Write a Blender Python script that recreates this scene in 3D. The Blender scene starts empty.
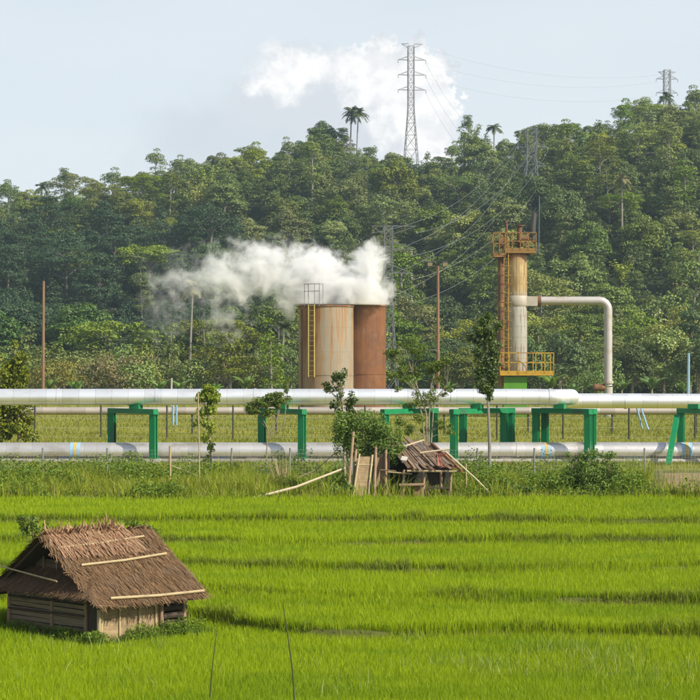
import bpy, math, random
import numpy as np
from mathutils import Vector, Matrix

# ------------------------------------------------------------------ camera, sky, sun, exposure
S = bpy.context.scene
COL = S.collection
F = 2000.0            # focal length in photo pixels (700 px wide)
EYE = 5.4             # camera height above the upper field
HOR = 370.0           # horizon row
cd = bpy.data.cameras.new('camera'); cam = bpy.data.objects.new('camera', cd); COL.objects.link(cam)
cd.sensor_width = 36; cd.lens = 36 * F / 700; cd.shift_y = 20 / 700
cd.clip_start = 0.5; cd.clip_end = 6000
cam.location = (0, 0, EYE); cam.rotation_euler = (math.pi / 2, 0, 0)
S.camera = cam

SUN_EL, SUN_AZ = math.radians(37), math.radians(122)     # azimuth clockwise from +Y
sdir = Vector((math.sin(SUN_AZ) * math.cos(SUN_EL), math.cos(SUN_AZ) * math.cos(SUN_EL), math.sin(SUN_EL)))
sl = bpy.data.lights.new('sun', 'SUN'); sl.energy = 5.0; sl.angle = math.radians(0.6); sl.color = (1.0, 0.93, 0.80)
so = bpy.data.objects.new('sun', sl); COL.objects.link(so)
so.rotation_euler = (-sdir).to_track_quat('-Z', 'Y').to_euler(); so.location = (60, -60, 90)

W = bpy.data.worlds.new('World'); S.world = W; W.use_nodes = True
nt = W.node_tree; N = nt.nodes; Lk = nt.links
N.clear()
def wmath(op, a, b=None, c=None):
    n = N.new('ShaderNodeMath'); n.operation = op
    for i, v in enumerate((a, b, c)):
        if v is None: continue
        if isinstance(v, (int, float)): n.inputs[i].default_value = v
        else: Lk.new(v, n.inputs[i])
    return n.outputs[0]
def wmix(f, a, b):
    n = N.new('ShaderNodeMix'); n.data_type = 'RGBA'
    for i, v in ((0, f), (6, a), (7, b)):
        if hasattr(v, 'node'): Lk.new(v, n.inputs[i])
        else: n.inputs[i].default_value = v if i == 0 else (*v, 1)
    return n.outputs[2]
def wsmooth(v, lo, hi):
    n = N.new('ShaderNodeMapRange'); n.interpolation_type = 'SMOOTHSTEP'
    Lk.new(v, n.inputs[0]); n.inputs[1].default_value = lo; n.inputs[2].default_value = hi
    return n.outputs[0]
out = N.new('ShaderNodeOutputWorld'); bg = N.new('ShaderNodeBackground'); bg.inputs[1].default_value = 0.1
sky = N.new('ShaderNodeTexSky'); sky.sky_type = 'NISHITA'; sky.sun_disc = False
sky.sun_elevation = SUN_EL; sky.sun_rotation = SUN_AZ; sky.air_density = 1.0; sky.dust_density = 1.5
tc = N.new('ShaderNodeTexCoord'); sep = N.new('ShaderNodeSeparateXYZ'); Lk.new(tc.outputs['Generated'], sep.inputs[0])
dx, dy, dz = sep.outputs
# thin veil of high cloud that thickens toward the horizon
nzv = N.new('ShaderNodeTexNoise'); nzv.inputs['Scale'].default_value = 5; nzv.inputs['Detail'].default_value = 6
mpv = N.new('ShaderNodeMapping'); mpv.inputs['Scale'].default_value = (1, 1, 4); Lk.new(tc.outputs['Generated'], mpv.inputs[0]); Lk.new(mpv.outputs[0], nzv.inputs[0])
veil = wmath('SUBTRACT', wmath('ADD', wmath('MULTIPLY', nzv.outputs[0], 0.30), 0.70), wmath('MULTIPLY', wsmooth(dz, 0.12, 0.6), 0.68))
skyc = wmix(veil, sky.outputs[0], (5.85, 6.25, 6.6))
# cumulus bank beyond the hill, shaped by noise in directions of the sky
ysafe = wmath('MAXIMUM', dy, 0.05)
u = wmath('DIVIDE', dx, ysafe); v = wmath('DIVIDE', dz, ysafe)
front = wsmooth(dy, 0.2, 0.4)
cv = N.new('ShaderNodeCombineXYZ'); Lk.new(u, cv.inputs[0]); Lk.new(v, cv.inputs[1])
def wnoise(scale, detail, rough=0.55, off=(0, 0, 0)):
    m = N.new('ShaderNodeMapping'); m.inputs['Location'].default_value = off; Lk.new(cv.outputs[0], m.inputs[0])
    n = N.new('ShaderNodeTexNoise'); n.inputs['Scale'].default_value = scale; n.inputs['Detail'].default_value = detail
    n.inputs['Roughness'].default_value = rough; Lk.new(m.outputs[0], n.inputs[0]); return n.outputs[0]
def blob(px, py, rx, ry):
    a = wmath('DIVIDE', wmath('SUBTRACT', u, (px - 350) / F), rx / F)
    b = wmath('DIVIDE', wmath('SUBTRACT', v, (HOR - py) / F), ry / F)
    return wmath('SUBTRACT', 1.0, wmath('SQRT', wmath('ADD', wmath('MULTIPLY', a, a), wmath('MULTIPLY', b, b))))
def wmaxall(l):
    r = l[0]
    for x in l[1:]: r = wmath('MAXIMUM', r, x)
    return r
n1 = wnoise(70, 8, 0.58); n2 = wnoise(16, 5, 0.6, (3, 1, 0)); n3 = wnoise(55, 9, 0.62, (7, 2, 0))
hard = wmaxall([blob(408, 112, 54, 76), blob(372, 84, 50, 46), blob(286, 72, 44, 36), blob(268, 100, 60, 46), blob(330, 88, 56, 46), blob(335, 120, 80, 60)])
n4 = wnoise(170, 6, 0.6, (1, 5, 0))
hard = wmath('ADD', wmath('ADD', hard, wmath('MULTIPLY', wmath('SUBTRACT', n1, 0.5), 1.5)), wmath('MULTIPLY', wmath('SUBTRACT', n4, 0.5), 0.6))
edge = wmath('ADD', 0.08, wmath('MULTIPLY', wsmooth(u, (395 - 350) / F, (250 - 350) / F), 0.5))
hardm = wmath('MULTIPLY', wmath('MINIMUM', wmath('MAXIMUM', wmath('DIVIDE', hard, edge), 0.0), 1.0), front)
soft = wmaxall([blob(285, 115, 115, 75), blob(215, 130, 120, 70), blob(260, 100, 90, 60), blob(300, 75, 70, 40)])
soft = wmath('ADD', soft, wmath('MULTIPLY', wmath('SUBTRACT', n2, 0.5), 2.4))
softm = wmath('MULTIPLY', wmath('MULTIPLY', wsmooth(soft, 0.0, 0.9), 0.8), front)
bright = wmaxall([blob(338, 64, 60, 30), blob(440, 120, 34, 70), blob(424, 112, 52, 84), blob(284, 70, 44, 34), blob(374, 60, 50, 26), blob(395, 85, 50, 50)])
bright = wsmooth(wmath('ADD', bright, wmath('MULTIPLY', wmath('SUBTRACT', n3, 0.5), 2.4)), -0.2, 0.6)
cloudc = wmix(bright, (5.15, 5.45, 5.85), wmix(wsmooth(wmath('ADD', wmath('MULTIPLY', n3, 0.6), wmath('MULTIPLY', n1, 0.4)), 0.40, 0.56), (6.45, 6.5, 6.65), (7.6, 7.55, 7.45)))
skyc = wmix(softm, skyc, (4.75, 5.2, 5.65))
skyc = wmix(hardm, skyc, cloudc)
Lk.new(skyc, bg.inputs[0]); Lk.new(bg.outputs[0], out.inputs[0])

S.view_settings.view_transform = 'Standard'; S.view_settings.look = 'None'
S.view_settings.exposure = 0.48; S.view_settings.gamma = 1.0; S.view_settings.use_curve_mapping = False
cy = S.cycles
cy.max_bounces = 6; cy.diffuse_bounces = 3; cy.glossy_bounces = 2; cy.transmission_bounces = 2; cy.volume_bounces = 6
cy.caustics_reflective = False; cy.caustics_refractive = False
cy.volume_max_steps = 256
cy.use_adaptive_sampling = True; cy.adaptive_threshold = 0.015

# ------------------------------------------------------------------ helpers
rng = np.random.default_rng(7); random.seed(7)
def P(px, py, D): return np.array(((px - 350) / F * D, D, EYE + (HOR - py) / F * D))
def X(px, D): return (px - 350) / F * D
def Z(py, D): return EYE + (HOR - py) / F * D
def proj(p): return 350 + F * p[0] / p[1], HOR - F * (p[2] - EYE) / p[1]

class MB:
    """collects shapes for ONE mesh"""
    def __init__(s): s.v = []; s.f = []; s.n = 0; s.big = []
    def add(s, vs, fs):
        vs = np.asarray(vs, float); s.v.append(vs)
        s.f += [tuple(i + s.n for i in f) for f in fs]; s.n += len(vs)
    def box(s, c, size, R=None):
        h = np.array(size) / 2
        v = np.array([(x, y, z) for x in (-1, 1) for y in (-1, 1) for z in (-1, 1)]) * h
        if R is not None: v = v @ np.array(R).T
        s.add(v + np.array(c), [(0, 1, 3, 2), (4, 6, 7, 5), (0, 4, 5, 1), (2, 3, 7, 6), (0, 2, 6, 4), (1, 5, 7, 3)])
    def beam(s, a, b, w, h=None, up=(0, 0, 1)):
        a = np.array(a, float); b = np.array(b, float); h = h or w
        d = b - a; L = np.linalg.norm(d); d /= L
        upv = np.array(up, float)
        if abs(d @ upv) > 0.98: upv = np.array((0.0, 1.0, 0.0))
        sx = np.cross(d, upv); sx /= np.linalg.norm(sx); sz = np.cross(sx, d)
        s.box((a + b) / 2, (L, w, h), np.stack([d, sx, sz], 1))
    def tube(s, pts, rad, seg=8, cap=True):
        pts = np.asarray(pts, float); n = len(pts)
        rad = np.broadcast_to(np.asarray(rad, float), (n,))
        T = np.gradient(pts, axis=0); T /= np.linalg.norm(T, axis=1)[:, None] + 1e-12
        ref = np.array((0, 0, 1.0)) if abs(T[0][2]) < 0.9 else np.array((1.0, 0, 0))
        vs = []
        A = np.cross(T[0], ref); A /= np.linalg.norm(A)
        ang = np.linspace(0, 2 * math.pi, seg, endpoint=False)
        for i in range(n):
            A = A - T[i] * (A @ T[i]); A /= np.linalg.norm(A); B = np.cross(T[i], A)
            vs.append(pts[i] + rad[i] * (np.cos(ang)[:, None] * A + np.sin(ang)[:, None] * B))
        fs = []
        for i in range(n - 1):
            for j in range(seg):
                k = (j + 1) % seg
                fs.append((i * seg + j, i * seg + k, (i + 1) * seg + k, (i + 1) * seg + j))
        if cap:
            fs.append(tuple(range(seg - 1, -1, -1))); fs.append(tuple((n - 1) * seg + j for j in range(seg)))
        s.add(np.concatenate(vs), fs)
    def lathe(s, prof, c=(0, 0, 0), seg=48):
        prof = np.asarray(prof, float); n = len(prof)
        ang = np.linspace(0, 2 * math.pi, seg, endpoint=False)
        vs = np.concatenate([np.stack([r * np.cos(ang), r * np.sin(ang), np.full(seg, z)], 1) for r, z in prof]) + np.array(c)
        fs = [(i * seg + j, i * seg + (j + 1) % seg, (i + 1) * seg + (j + 1) % seg, (i + 1) * seg + j) for i in range(n - 1) for j in range(seg)]
        s.add(vs, fs)
    def build(s, name, mat, parent=None, smooth=False):
        m = bpy.data.meshes.new(name)
        m.from_pydata(np.concatenate(s.v).tolist(), [], s.f); m.materials.append(mat)
        if smooth: m.polygons.foreach_set('use_smooth', np.ones(len(m.polygons), bool)); m.set_sharp_from_angle(angle=math.radians(35))
        return link(name, m, parent)
def link(name, m, parent=None):
    o = bpy.data.objects.new(name, m); COL.objects.link(o)
    if parent is not None: o.parent = parent
    return o
def fastmesh(name, V, faces_idx, nper, mat, parent=None):
    """V (n,3); faces_idx flat loop indices; nper (k,) loop count per face"""
    m = bpy.data.meshes.new(name)
    m.vertices.add(len(V)); m.vertices.foreach_set('co', np.ascontiguousarray(V, np.float32).ravel())
    m.loops.add(len(faces_idx)); m.loops.foreach_set('vertex_index', np.ascontiguousarray(faces_idx, np.int32))
    m.polygons.add(len(nper)); st = np.concatenate([[0], np.cumsum(nper)[:-1]]).astype(np.int32)
    m.polygons.foreach_set('loop_start', st)
    m.update(calc_edges=True); m.validate(); m.materials.append(mat)
    return link(name, m, parent)
def tag(o, label=None, cat=None, group=None, kind=None):
    if label: o['label'] = label
    if cat: o['category'] = cat
    if group: o['group'] = group
    if kind: o['kind'] = kind
    return o
def thing(name, label, cat, loc=(0, 0, 0), group=None, rz=0):
    o = bpy.data.objects.new(name, None); COL.objects.link(o); o.location = loc; o.rotation_euler = (0, 0, rz)
    o.empty_display_size = 0.2
    return tag(o, label, cat, group)
def copy_thing(root, kids):
    r = root.copy(); COL.objects.link(r)
    for k in kids:
        c = k.copy(); COL.objects.link(c); c.parent = r
    return r
def unit(a): return a / (np.linalg.norm(a, axis=-1, keepdims=True) + 1e-12)

def leaf_arrays(C, L, Wd, up=0.5, fold=0.25, droop=0.0, rg=None, tdir=None, ndir=None):
    """folded two-triangle leaves at centres C -> (V, loops, nper)"""
    rg = rg or rng; n = len(C)
    nrm = rg.normal(size=(n, 3)); nrm[:, 2] = np.abs(nrm[:, 2]) + up; nrm = unit(nrm)
    if ndir is not None: nrm = unit(ndir * 1.15 + rg.normal(size=(n, 3)) * 0.55 + (0, 0, up * 0.35))
    t = rg.normal(size=(n, 3)) if tdir is None else tdir + rg.normal(size=(n, 3)) * 0.5
    t = unit(t - nrm * np.sum(t * nrm, 1, keepdims=True)); t[:, 2] -= droop; t = unit(t)
    sd = unit(np.cross(nrm, t)); nn = np.cross(t, sd)
    l = (L * rg.uniform(0.7, 1.3, n))[:, None]; w = (Wd * rg.uniform(0.7, 1.3, n))[:, None]
    b = C - t * l * 0.5; tip = C + t * l * 0.5
    lf = C - sd * w * 0.5 + nn * w * fold; rt = C + sd * w * 0.5 + nn * w * fold
    V = np.stack([b, lf, tip, rt], 1).reshape(-1, 3)
    i = np.arange(n)[:, None] * 4
    Fi = np.concatenate([i, i + 2, i + 1, i, i + 3, i + 2], 1).ravel()
    return V, Fi, np.full(2 * n, 3)
def leaf_obj(name, C, L, Wd, mat, parent=None, **k):
    V, Fi, npr = leaf_arrays(np.asarray(C, float), L, Wd, **k)
    return fastmesh(name, V, Fi, npr, mat, parent)

def blade_arrays(B, H, Wd, lean=0.25, rg=None):
    """grass blades rooted at B, height H(n,), width Wd(n,): a quad and a tip triangle each"""
    rg = rg or rng; n = len(B)
    a = rg.uniform(0, 2 * math.pi, n); sd = np.stack([np.cos(a), np.sin(a), np.zeros(n)], 1)
    a2 = rg.uniform(0, 2 * math.pi, n); ln = (np.abs(rg.normal(0, lean, n)) * H)[:, None] * np.stack([np.cos(a2), np.sin(a2), np.zeros(n)], 1)
    upv = np.array((0, 0, 1.0)) * H[:, None]
    w = sd * Wd[:, None] * 0.5
    m = B + upv * 0.6 + ln * 0.35; tip = B + upv + ln
    V = np.stack([B - w, B + w, m + w * 0.8, m - w * 0.8, tip], 1).reshape(-1, 3)
    i = np.arange(n)[:, None] * 5
    Fi = np.concatenate([i, i + 1, i + 2, i + 3, i + 3, i + 2, i + 4], 1).ravel()
    return V, Fi, np.tile([4, 3], n)
def merge(parts):
    Vs, Fs, Ns, off = [], [], [], 0
    for V, Fi, npr in parts:
        Vs.append(V); Fs.append(Fi + off); Ns.append(npr); off += len(V)
    return np.concatenate(Vs), np.concatenate(Fs), np.concatenate(Ns)

# value noise in numpy
_g = np.random.default_rng(3).random((256, 256))
def vnoise(x, y):
    x = np.asarray(x, float); y = np.asarray(y, float)
    xi = np.floor(x).astype(int); yi = np.floor(y).astype(int); fx = x - xi; fy = y - yi
    fx = fx * fx * (3 - 2 * fx); fy = fy * fy * (3 - 2 * fy)
    g = lambda i, j: _g[i % 256, j % 256]
    return (g(xi, yi) * (1 - fx) + g(xi + 1, yi) * fx) * (1 - fy) + (g(xi, yi + 1) * (1 - fx) + g(xi + 1, yi + 1) * fx) * fy
def fbm(x, y, o=4): return sum(vnoise(x * 2 ** k + 17 * k, y * 2 ** k + 5 * k) * 0.5 ** k for k in range(o)) / sum(0.5 ** k for k in range(o))

# ------------------------------------------------------------------ materials
class NT:
    def __init__(s, name):
        s.m = bpy.data.materials.new(name); s.m.use_nodes = True; s.t = s.m.node_tree; s.t.nodes.clear()
        s.out = s.t.nodes.new('ShaderNodeOutputMaterial')
    def n(s, ty, **kw):
        x = s.t.nodes.new(ty)
        for k, v in kw.items(): setattr(x, k, v)
        return x
    def l(s, a, b): s.t.links.new(a, b)
    def put(s, sock, v):
        if hasattr(v, 'node'): s.l(v, sock)
        elif isinstance(v, (tuple, list)) and len(v) == 3 and sock.type == 'RGBA': sock.default_value = (*v, 1)
        else: sock.default_value = v
    def math(s, op, a, b=0.0):
        x = s.n('ShaderNodeMath', operation=op); s.put(x.inputs[0], a); s.put(x.inputs[1], b); return x.outputs[0]
    def mix(s, f, a, b, mode='MIX'):
        x = s.n('ShaderNodeMix', data_type='RGBA', blend_type=mode); s.put(x.inputs[0], f); s.put(x.inputs[6], a); s.put(x.inputs[7], b); return x.outputs[2]
    def obj(s): return s.n('ShaderNodeTexCoord').outputs['Object']
    def noise(s, scale, detail=4, vec=None, sc=None, rough=0.55):
        x = s.n('ShaderNodeTexNoise'); x.inputs['Scale'].default_value = scale; x.inputs['Detail'].default_value = detail; x.inputs['Roughness'].default_value = rough
        vec = vec or s.obj()
        if sc: mp = s.n('ShaderNodeMapping'); mp.inputs['Scale'].default_value = sc; s.l(vec, mp.inputs[0]); vec = mp.outputs[0]
        s.l(vec, x.inputs[0]); return x.outputs[0]
    def step(s, v, lo, hi):
        x = s.n('ShaderNodeMapRange', interpolation_type='SMOOTHSTEP'); s.put(x.inputs[0], v); x.inputs[1].default_value = lo; x.inputs[2].default_value = hi; return x.outputs[0]
    def isl(s): return s.n('ShaderNodeNewGeometry').outputs['Random Per Island']
    def objrand(s): return s.n('ShaderNodeObjectInfo').outputs['Random']
    def hsv(s, c, h=0.5, sat=1.0, val=1.0):
        x = s.n('ShaderNodeHueSaturation'); s.put(x.inputs['Hue'], h); s.put(x.inputs['Saturation'], sat); s.put(x.inputs['Value'], val); s.put(x.inputs['Color'], c); return x.outputs[0]
    def bump(s, h, strength=0.3, dist=0.02):
        x = s.n('ShaderNodeBump'); x.inputs['Strength'].default_value = strength; x.inputs['Distance'].default_value = dist; s.l(h, x.inputs['Height']); return x.outputs[0]
    def pbr(s, col, rough=0.7, metal=0.0, bump=None, spec=0.4):
        b = s.n('ShaderNodeBsdfPrincipled'); s.put(b.inputs['Base Color'], col); s.put(b.inputs['Roughness'], rough); s.put(b.inputs['Metallic'], metal)
        b.inputs['Specular IOR Level'].default_value = spec
        if bump is not None: s.l(bump, b.inputs['Normal'])
        s.l(b.outputs[0], s.out.inputs[0]); return b
def leafmat(name, c1, c2, trans=0.3, obj_var=0.0, rough=0.55, c3=None, patch=None):
    t = NT(name); c = t.mix(t.isl(), c1, c2)
    if patch: c = t.mix(t.math('MULTIPLY', t.step(t.noise(0.55, 5, sc=(0.35, 1, 1)), 0.46, 0.64), 0.6), c, patch)
    if c3: c = t.mix(t.step(t.isl(), 0.90, 0.93), c, c3)
    if obj_var:
        r = t.objrand()
        r2 = t.math('FRACT', t.math('MULTIPLY', r, 17.31))
        c = t.hsv(c, t.math('ADD', 0.5 - obj_var * 0.018, t.math('MULTIPLY', r, obj_var * 0.05)), t.math('ADD', 0.8, t.math('MULTIPLY', r2, 0.35)), t.math('ADD', 0.72, t.math('MULTIPLY', t.math('FRACT', t.math('MULTIPLY', r, 7.77)), 0.6)))
    b = t.pbr(c, rough, spec=0.3)
    tr = t.n('ShaderNodeBsdfTranslucent'); t.l(t.mix(0.35, c, (0.30, 0.36, 0.02)), tr.inputs[0])
    mx = t.n('ShaderNodeMixShader'); mx.inputs[0].default_value = trans
    t.l(b.outputs[0], mx.inputs[1]); t.l(tr.outputs[0], mx.inputs[2]); t.l(mx.outputs[0], t.out.inputs[0]); return t.m
def plain(name, c, rough=0.7, metal=0.0, var=0.25, scale=6, sc=None, dirt=None, bumpk=0.0, spec=0.4):
    t = NT(name); nz = t.noise(scale, 5, sc=sc)
    col = t.mix(nz, tuple(x * (1 - var) for x in c), tuple(min(1, x * (1 + var)) for x in c))
    if dirt: col = t.mix(t.step(t.noise(scale * 0.6, 6, sc=sc), 0.52, 0.68), col, dirt)
    t.pbr(col, rough, metal, t.bump(nz, bumpk) if bumpk else None, spec); return t.m

M = {}
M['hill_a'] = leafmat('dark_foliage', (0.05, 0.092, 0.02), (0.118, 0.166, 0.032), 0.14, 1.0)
M['hill_shaded'] = leafmat('shaded_foliage', (0.020, 0.050, 0.024), (0.056, 0.100, 0.036), 0.1)  # darker, bluer leaves: shade of the left hillside put into the colour
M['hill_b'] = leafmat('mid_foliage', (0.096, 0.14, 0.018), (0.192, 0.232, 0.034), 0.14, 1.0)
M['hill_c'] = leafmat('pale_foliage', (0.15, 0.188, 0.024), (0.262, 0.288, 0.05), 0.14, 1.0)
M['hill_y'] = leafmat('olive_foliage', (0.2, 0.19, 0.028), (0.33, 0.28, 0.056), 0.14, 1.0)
M['palm'] = leafmat('palm_frond_green', (0.045, 0.075, 0.022), (0.110, 0.130, 0.045), 0.2, 0.6)
M['palm_dry'] = leafmat('palm_frond_faded', (0.12, 0.12, 0.05), (0.24, 0.21, 0.11), 0.2, 0.5)
M['banana'] = leafmat('banana_leaf_green', (0.09, 0.17, 0.03), (0.17, 0.27, 0.06), 0.35, 0.6)
M['under'] = leafmat('undergrowth_leaf', (0.024, 0.052, 0.015), (0.070, 0.105, 0.024), 0.22)
M['rice'] = leafmat('rice_blade', (0.215, 0.325, 0.001), (0.375, 0.470, 0.002), 0.42, patch=(0.165, 0.280, 0.003))
M['weed'] = leafmat('weed_blade', (0.155, 0.215, 0.008), (0.32, 0.36, 0.026), 0.34, c3=(0.26, 0.20, 0.08))
M['weedleaf'] = leafmat('weed_leaf', (0.075, 0.150, 0.012), (0.190, 0.270, 0.028), 0.3)
M['bund'] = leafmat('bund_grass', (0.085, 0.150, 0.006), (0.230, 0.285, 0.014), 0.3, c3=(0.22, 0.14, 0.05))
M['wild'] = leafmat('wild_grass_blade', (0.09, 0.17, 0.012), (0.24, 0.32, 0.03), 0.3, c3=(0.42, 0.42, 0.22))
M['meadow'] = leafmat('meadow_grass', (0.160, 0.185, 0.014), (0.235, 0.245, 0.030), 0.3, c3=(0.26, 0.22, 0.08))
M['narrow'] = leafmat('narrow_tree_leaf', (0.028, 0.066, 0.014), (0.120, 0.165, 0.028), 0.15, rough=0.4)
M['young'] = leafmat('young_tree_leaf', (0.150, 0.230, 0.010), (0.320, 0.370, 0.035), 0.35, rough=0.45)
M['shrub'] = leafmat('shrub_leaf', (0.075, 0.150, 0.022), (0.190, 0.275, 0.048), 0.25)
M['sapling'] = leafmat('sapling_leaf', (0.070, 0.125, 0.016), (0.180, 0.240, 0.035), 0.3)
M['bushy'] = leafmat('bushy_tree_leaf', (0.060, 0.100, 0.008), (0.250, 0.265, 0.018), 0.28, rough=0.45)
M['bark'] = plain('grey_bark', (0.19, 0.165, 0.13), 0.9, scale=3, sc=(1, 1, 0.3))
M['palebark'] = plain('pale_bark', (0.21, 0.195, 0.165), 0.9, scale=2, sc=(1, 1, 0.3))
M['stem'] = plain('young_stem', (0.24, 0.20, 0.13), 0.85, scale=8)

def pipe_mat(name, base, rough, metal, ring=1.0, var=0.14, dirt=(0.36, 0.30, 0.22), dirtk=0.35):
    t = NT(name); o = t.obj(); sp = t.n('ShaderNodeSeparateXYZ'); t.l(o, sp.inputs[0])
    fr = t.math('FRACT', t.math('DIVIDE', sp.outputs[0], ring))
    seam = t.math('SUBTRACT', 1.0, t.step(t.math('ABSOLUTE', t.math('SUBTRACT', fr, 0.5)), 0.0, 0.022))
    cell = t.n('ShaderNodeTexWhiteNoise', noise_dimensions='1D'); t.l(t.math('FLOOR', t.math('ADD', t.math('DIVIDE', sp.outputs[0], ring), 0.5)), cell.inputs['W'])
    nz = t.noise(1.2, 6, sc=(0.5, 1, 1))
    c = t.mix(cell.outputs[0], tuple(x * (1 - var) for x in base), tuple(min(1, x * (1 + var)) for x in base))
    c = t.mix(t.math('MULTIPLY', t.step(nz, 0.5, 0.72), dirtk), c, dirt)
    c = t.mix(t.math('MULTIPLY', seam, 0.6), c, tuple(x * 0.35 for x in base))
    rr = t.math('ADD', rough, t.math('MULTIPLY', t.math('SUBTRACT', cell.outputs[0], 0.5), 0.04))
    t.pbr(c, rr, metal, t.bump(t.math('ADD', t.math('MULTIPLY', nz, 0.5), t.math('MULTIPLY', seam, -0.6)), 0.25, 0.02)); return t.m
M['clad'] = pipe_mat('bright_cladding', (0.93, 0.93, 0.92), 0.38, 0.72, 0.95, var=0.04, dirtk=0.32, dirt=(0.50, 0.47, 0.42))
M['clad2'] = pipe_mat('dull_cladding', (0.74, 0.70, 0.66), 0.38, 0.75, 0.75, var=0.06, dirtk=0.5)
M['clad3'] = pipe_mat('old_cladding', (0.42, 0.37, 0.32), 0.5, 0.3, 1.2, dirtk=0.5)
M['thin'] = pipe_mat('thin_pipe_steel', (0.40, 0.37, 0.33), 0.45, 0.5, 3.0)
M['green'] = plain('green_steel_paint', (0.004, 0.185, 0.062), 0.5, var=0.35, scale=1.6, sc=(1, 1, 0.35), dirt=(0.035, 0.105, 0.05))
M['conc'] = plain('concrete', (0.36, 0.34, 0.30), 0.9, var=0.2, scale=5)
M['post'] = plain('galvanised_post', (0.22, 0.23, 0.21), 0.6, 0.3, scale=4)
M['darkpost'] = plain('dark_post', (0.05, 0.05, 0.045), 0.8)
M['wire'] = plain('fence_wire', (0.42, 0.42, 0.38), 0.5, 0.4)
M['blue'] = plain('blue_paint', (0.03, 0.12, 0.33), 0.5)
M['dimblue'] = plain('dim_blue_paint', (0.07, 0.11, 0.17), 0.5)
M['palepaint'] = plain('pale_blue_paint', (0.22, 0.36, 0.48), 0.5)
M['lightblue'] = plain('light_blue_band', (0.26, 0.42, 0.58), 0.5)
M['yellowband'] = plain('yellow_band', (0.50, 0.36, 0.10), 0.5)
M['yellow'] = plain('yellow_steel_paint', (0.42, 0.25, 0.02), 0.5, scale=1.5, dirt=(0.25, 0.09, 0.02))
M['ladder'] = plain('pale_yellow_paint', (0.50, 0.40, 0.10), 0.6, scale=2)
M['rust'] = plain('rusty_steel', (0.14, 0.068, 0.034), 0.85, scale=1.5, dirt=(0.28, 0.15, 0.05))
M['railrust'] = plain('rusty_rail', (0.22, 0.125, 0.035), 0.8, scale=1.5, dirt=(0.16, 0.06, 0.02))
M['limegreen'] = plain('lime_green_paint', (0.075, 0.22, 0.015), 0.5, scale=1)
M['darksteel'] = plain('dark_steel', (0.05, 0.045, 0.04), 0.6)
M['greysteel'] = plain('grey_steel', (0.22, 0.22, 0.22), 0.5, 0.4)
M['pylon'] = plain('galvanised_lattice', (0.11, 0.12, 0.125), 0.6, 0.2)
M['pylonlit'] = plain('pale_lattice', (0.24, 0.25, 0.26), 0.6, 0.2)
M['cable'] = plain('aluminium_cable', (0.22, 0.22, 0.215), 0.5, 0.3)
M['timber'] = plain('weathered_timber', (0.27, 0.18, 0.11), 0.9, scale=5, sc=(1, 1, 0.15), var=0.4)
M['darktimber'] = plain('dark_timber', (0.050, 0.037, 0.026), 0.9, scale=6, sc=(1, 1, 1), var=0.5)
M['polewood'] = plain('rusty_pole', (0.21, 0.12, 0.07), 0.9, scale=2, sc=(1, 1, 0.2), var=0.35)
M['bamboo'] = plain('dry_bamboo', (0.36, 0.28, 0.15), 0.6, scale=5, var=0.3, dirt=(0.30, 0.22, 0.12))
M['bamboo_pale'] = plain('pale_bamboo', (0.46, 0.38, 0.25), 0.6, scale=5, var=0.2)
M['slat'] = plain('split_bamboo_slats', (0.19, 0.145, 0.085), 0.85, scale=7, sc=(1, 0.2, 3), var=0.5, dirt=(0.09, 0.07, 0.045))
M['board_a'] = plain('grey_weathered_board', (0.17, 0.125, 0.09), 0.9, scale=6, var=0.45)
M['board_b'] = plain('brown_weathered_board', (0.12, 0.075, 0.045), 0.9, scale=6, var=0.5)
M['darkreed'] = plain('dark_reed', (0.035, 0.05, 0.015), 0.8)
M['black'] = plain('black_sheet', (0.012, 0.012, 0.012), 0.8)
def thatch_mat(name, c1, c2, c3):
    t = NT(name); c = t.mix(t.isl(), c1, c2); c = t.mix(t.step(t.noise(1.6, 5), 0.48, 0.68), c, c3)
    t.pbr(c, 0.9, spec=0.2); return t.m
M['thatch'] = thatch_mat('grey_brown_thatch', (0.065, 0.038, 0.020), (0.265, 0.160, 0.082), (0.165, 0.108, 0.064))
M['thatch_red'] = thatch_mat('red_brown_palm_thatch', (0.17, 0.085, 0.045), (0.40, 0.25, 0.15), (0.30, 0.19, 0.11))
M['thatch_base'] = plain('thatch_underlayer', (0.07, 0.05, 0.034), 0.95, scale=8)
def weave_mat(name, c1, c2, sx=9, sz=34):
    t = NT(name); o = t.obj()
    b = t.n('ShaderNodeTexBrick'); b.inputs['Scale'].default_value = 1.0; b.inputs['Brick Width'].default_value = 1 / sx * 3; b.inputs['Row Height'].default_value = 1 / sz
    b.inputs['Mortar Size'].default_value = 0.0025; t.put(b.inputs['Color1'], c1); t.put(b.inputs['Color2'], c2); t.put(b.inputs['Mortar'], tuple(x * 0.45 for x in c1))
    mp = t.n('ShaderNodeMapping'); mp.inputs['Rotation'].default_value = (math.pi / 2, 0, 0); t.l(o, mp.inputs[0]); t.l(mp.outputs[0], b.inputs[0])
    nz = t.noise(4, 6); c = t.mix(t.math('MULTIPLY', t.step(nz, 0.4, 0.7), 0.65), b.outputs[0], tuple(x * 0.4 for x in c1))
    t.pbr(c, 0.85, bump=t.bump(b.outputs[1], -0.4, 0.01)); return t.m
M['weave'] = weave_mat('woven_bamboo', (0.36, 0.26, 0.14), (0.26, 0.18, 0.095))
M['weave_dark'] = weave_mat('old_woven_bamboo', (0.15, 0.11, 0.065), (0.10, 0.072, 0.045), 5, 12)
def corr_mat(name, c, dirt):
    t = NT(name); nz = t.noise(2.0, 6); n2 = t.noise(9, 5, sc=(1, 0.15, 1))
    c = t.mix(t.step(nz, 0.42, 0.62), c, dirt); c = t.mix(t.math('MULTIPLY', t.step(n2, 0.5, 0.75), 0.5), c, (0.30, 0.24, 0.19))
    t.pbr(c, 0.8); return t.m
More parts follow.
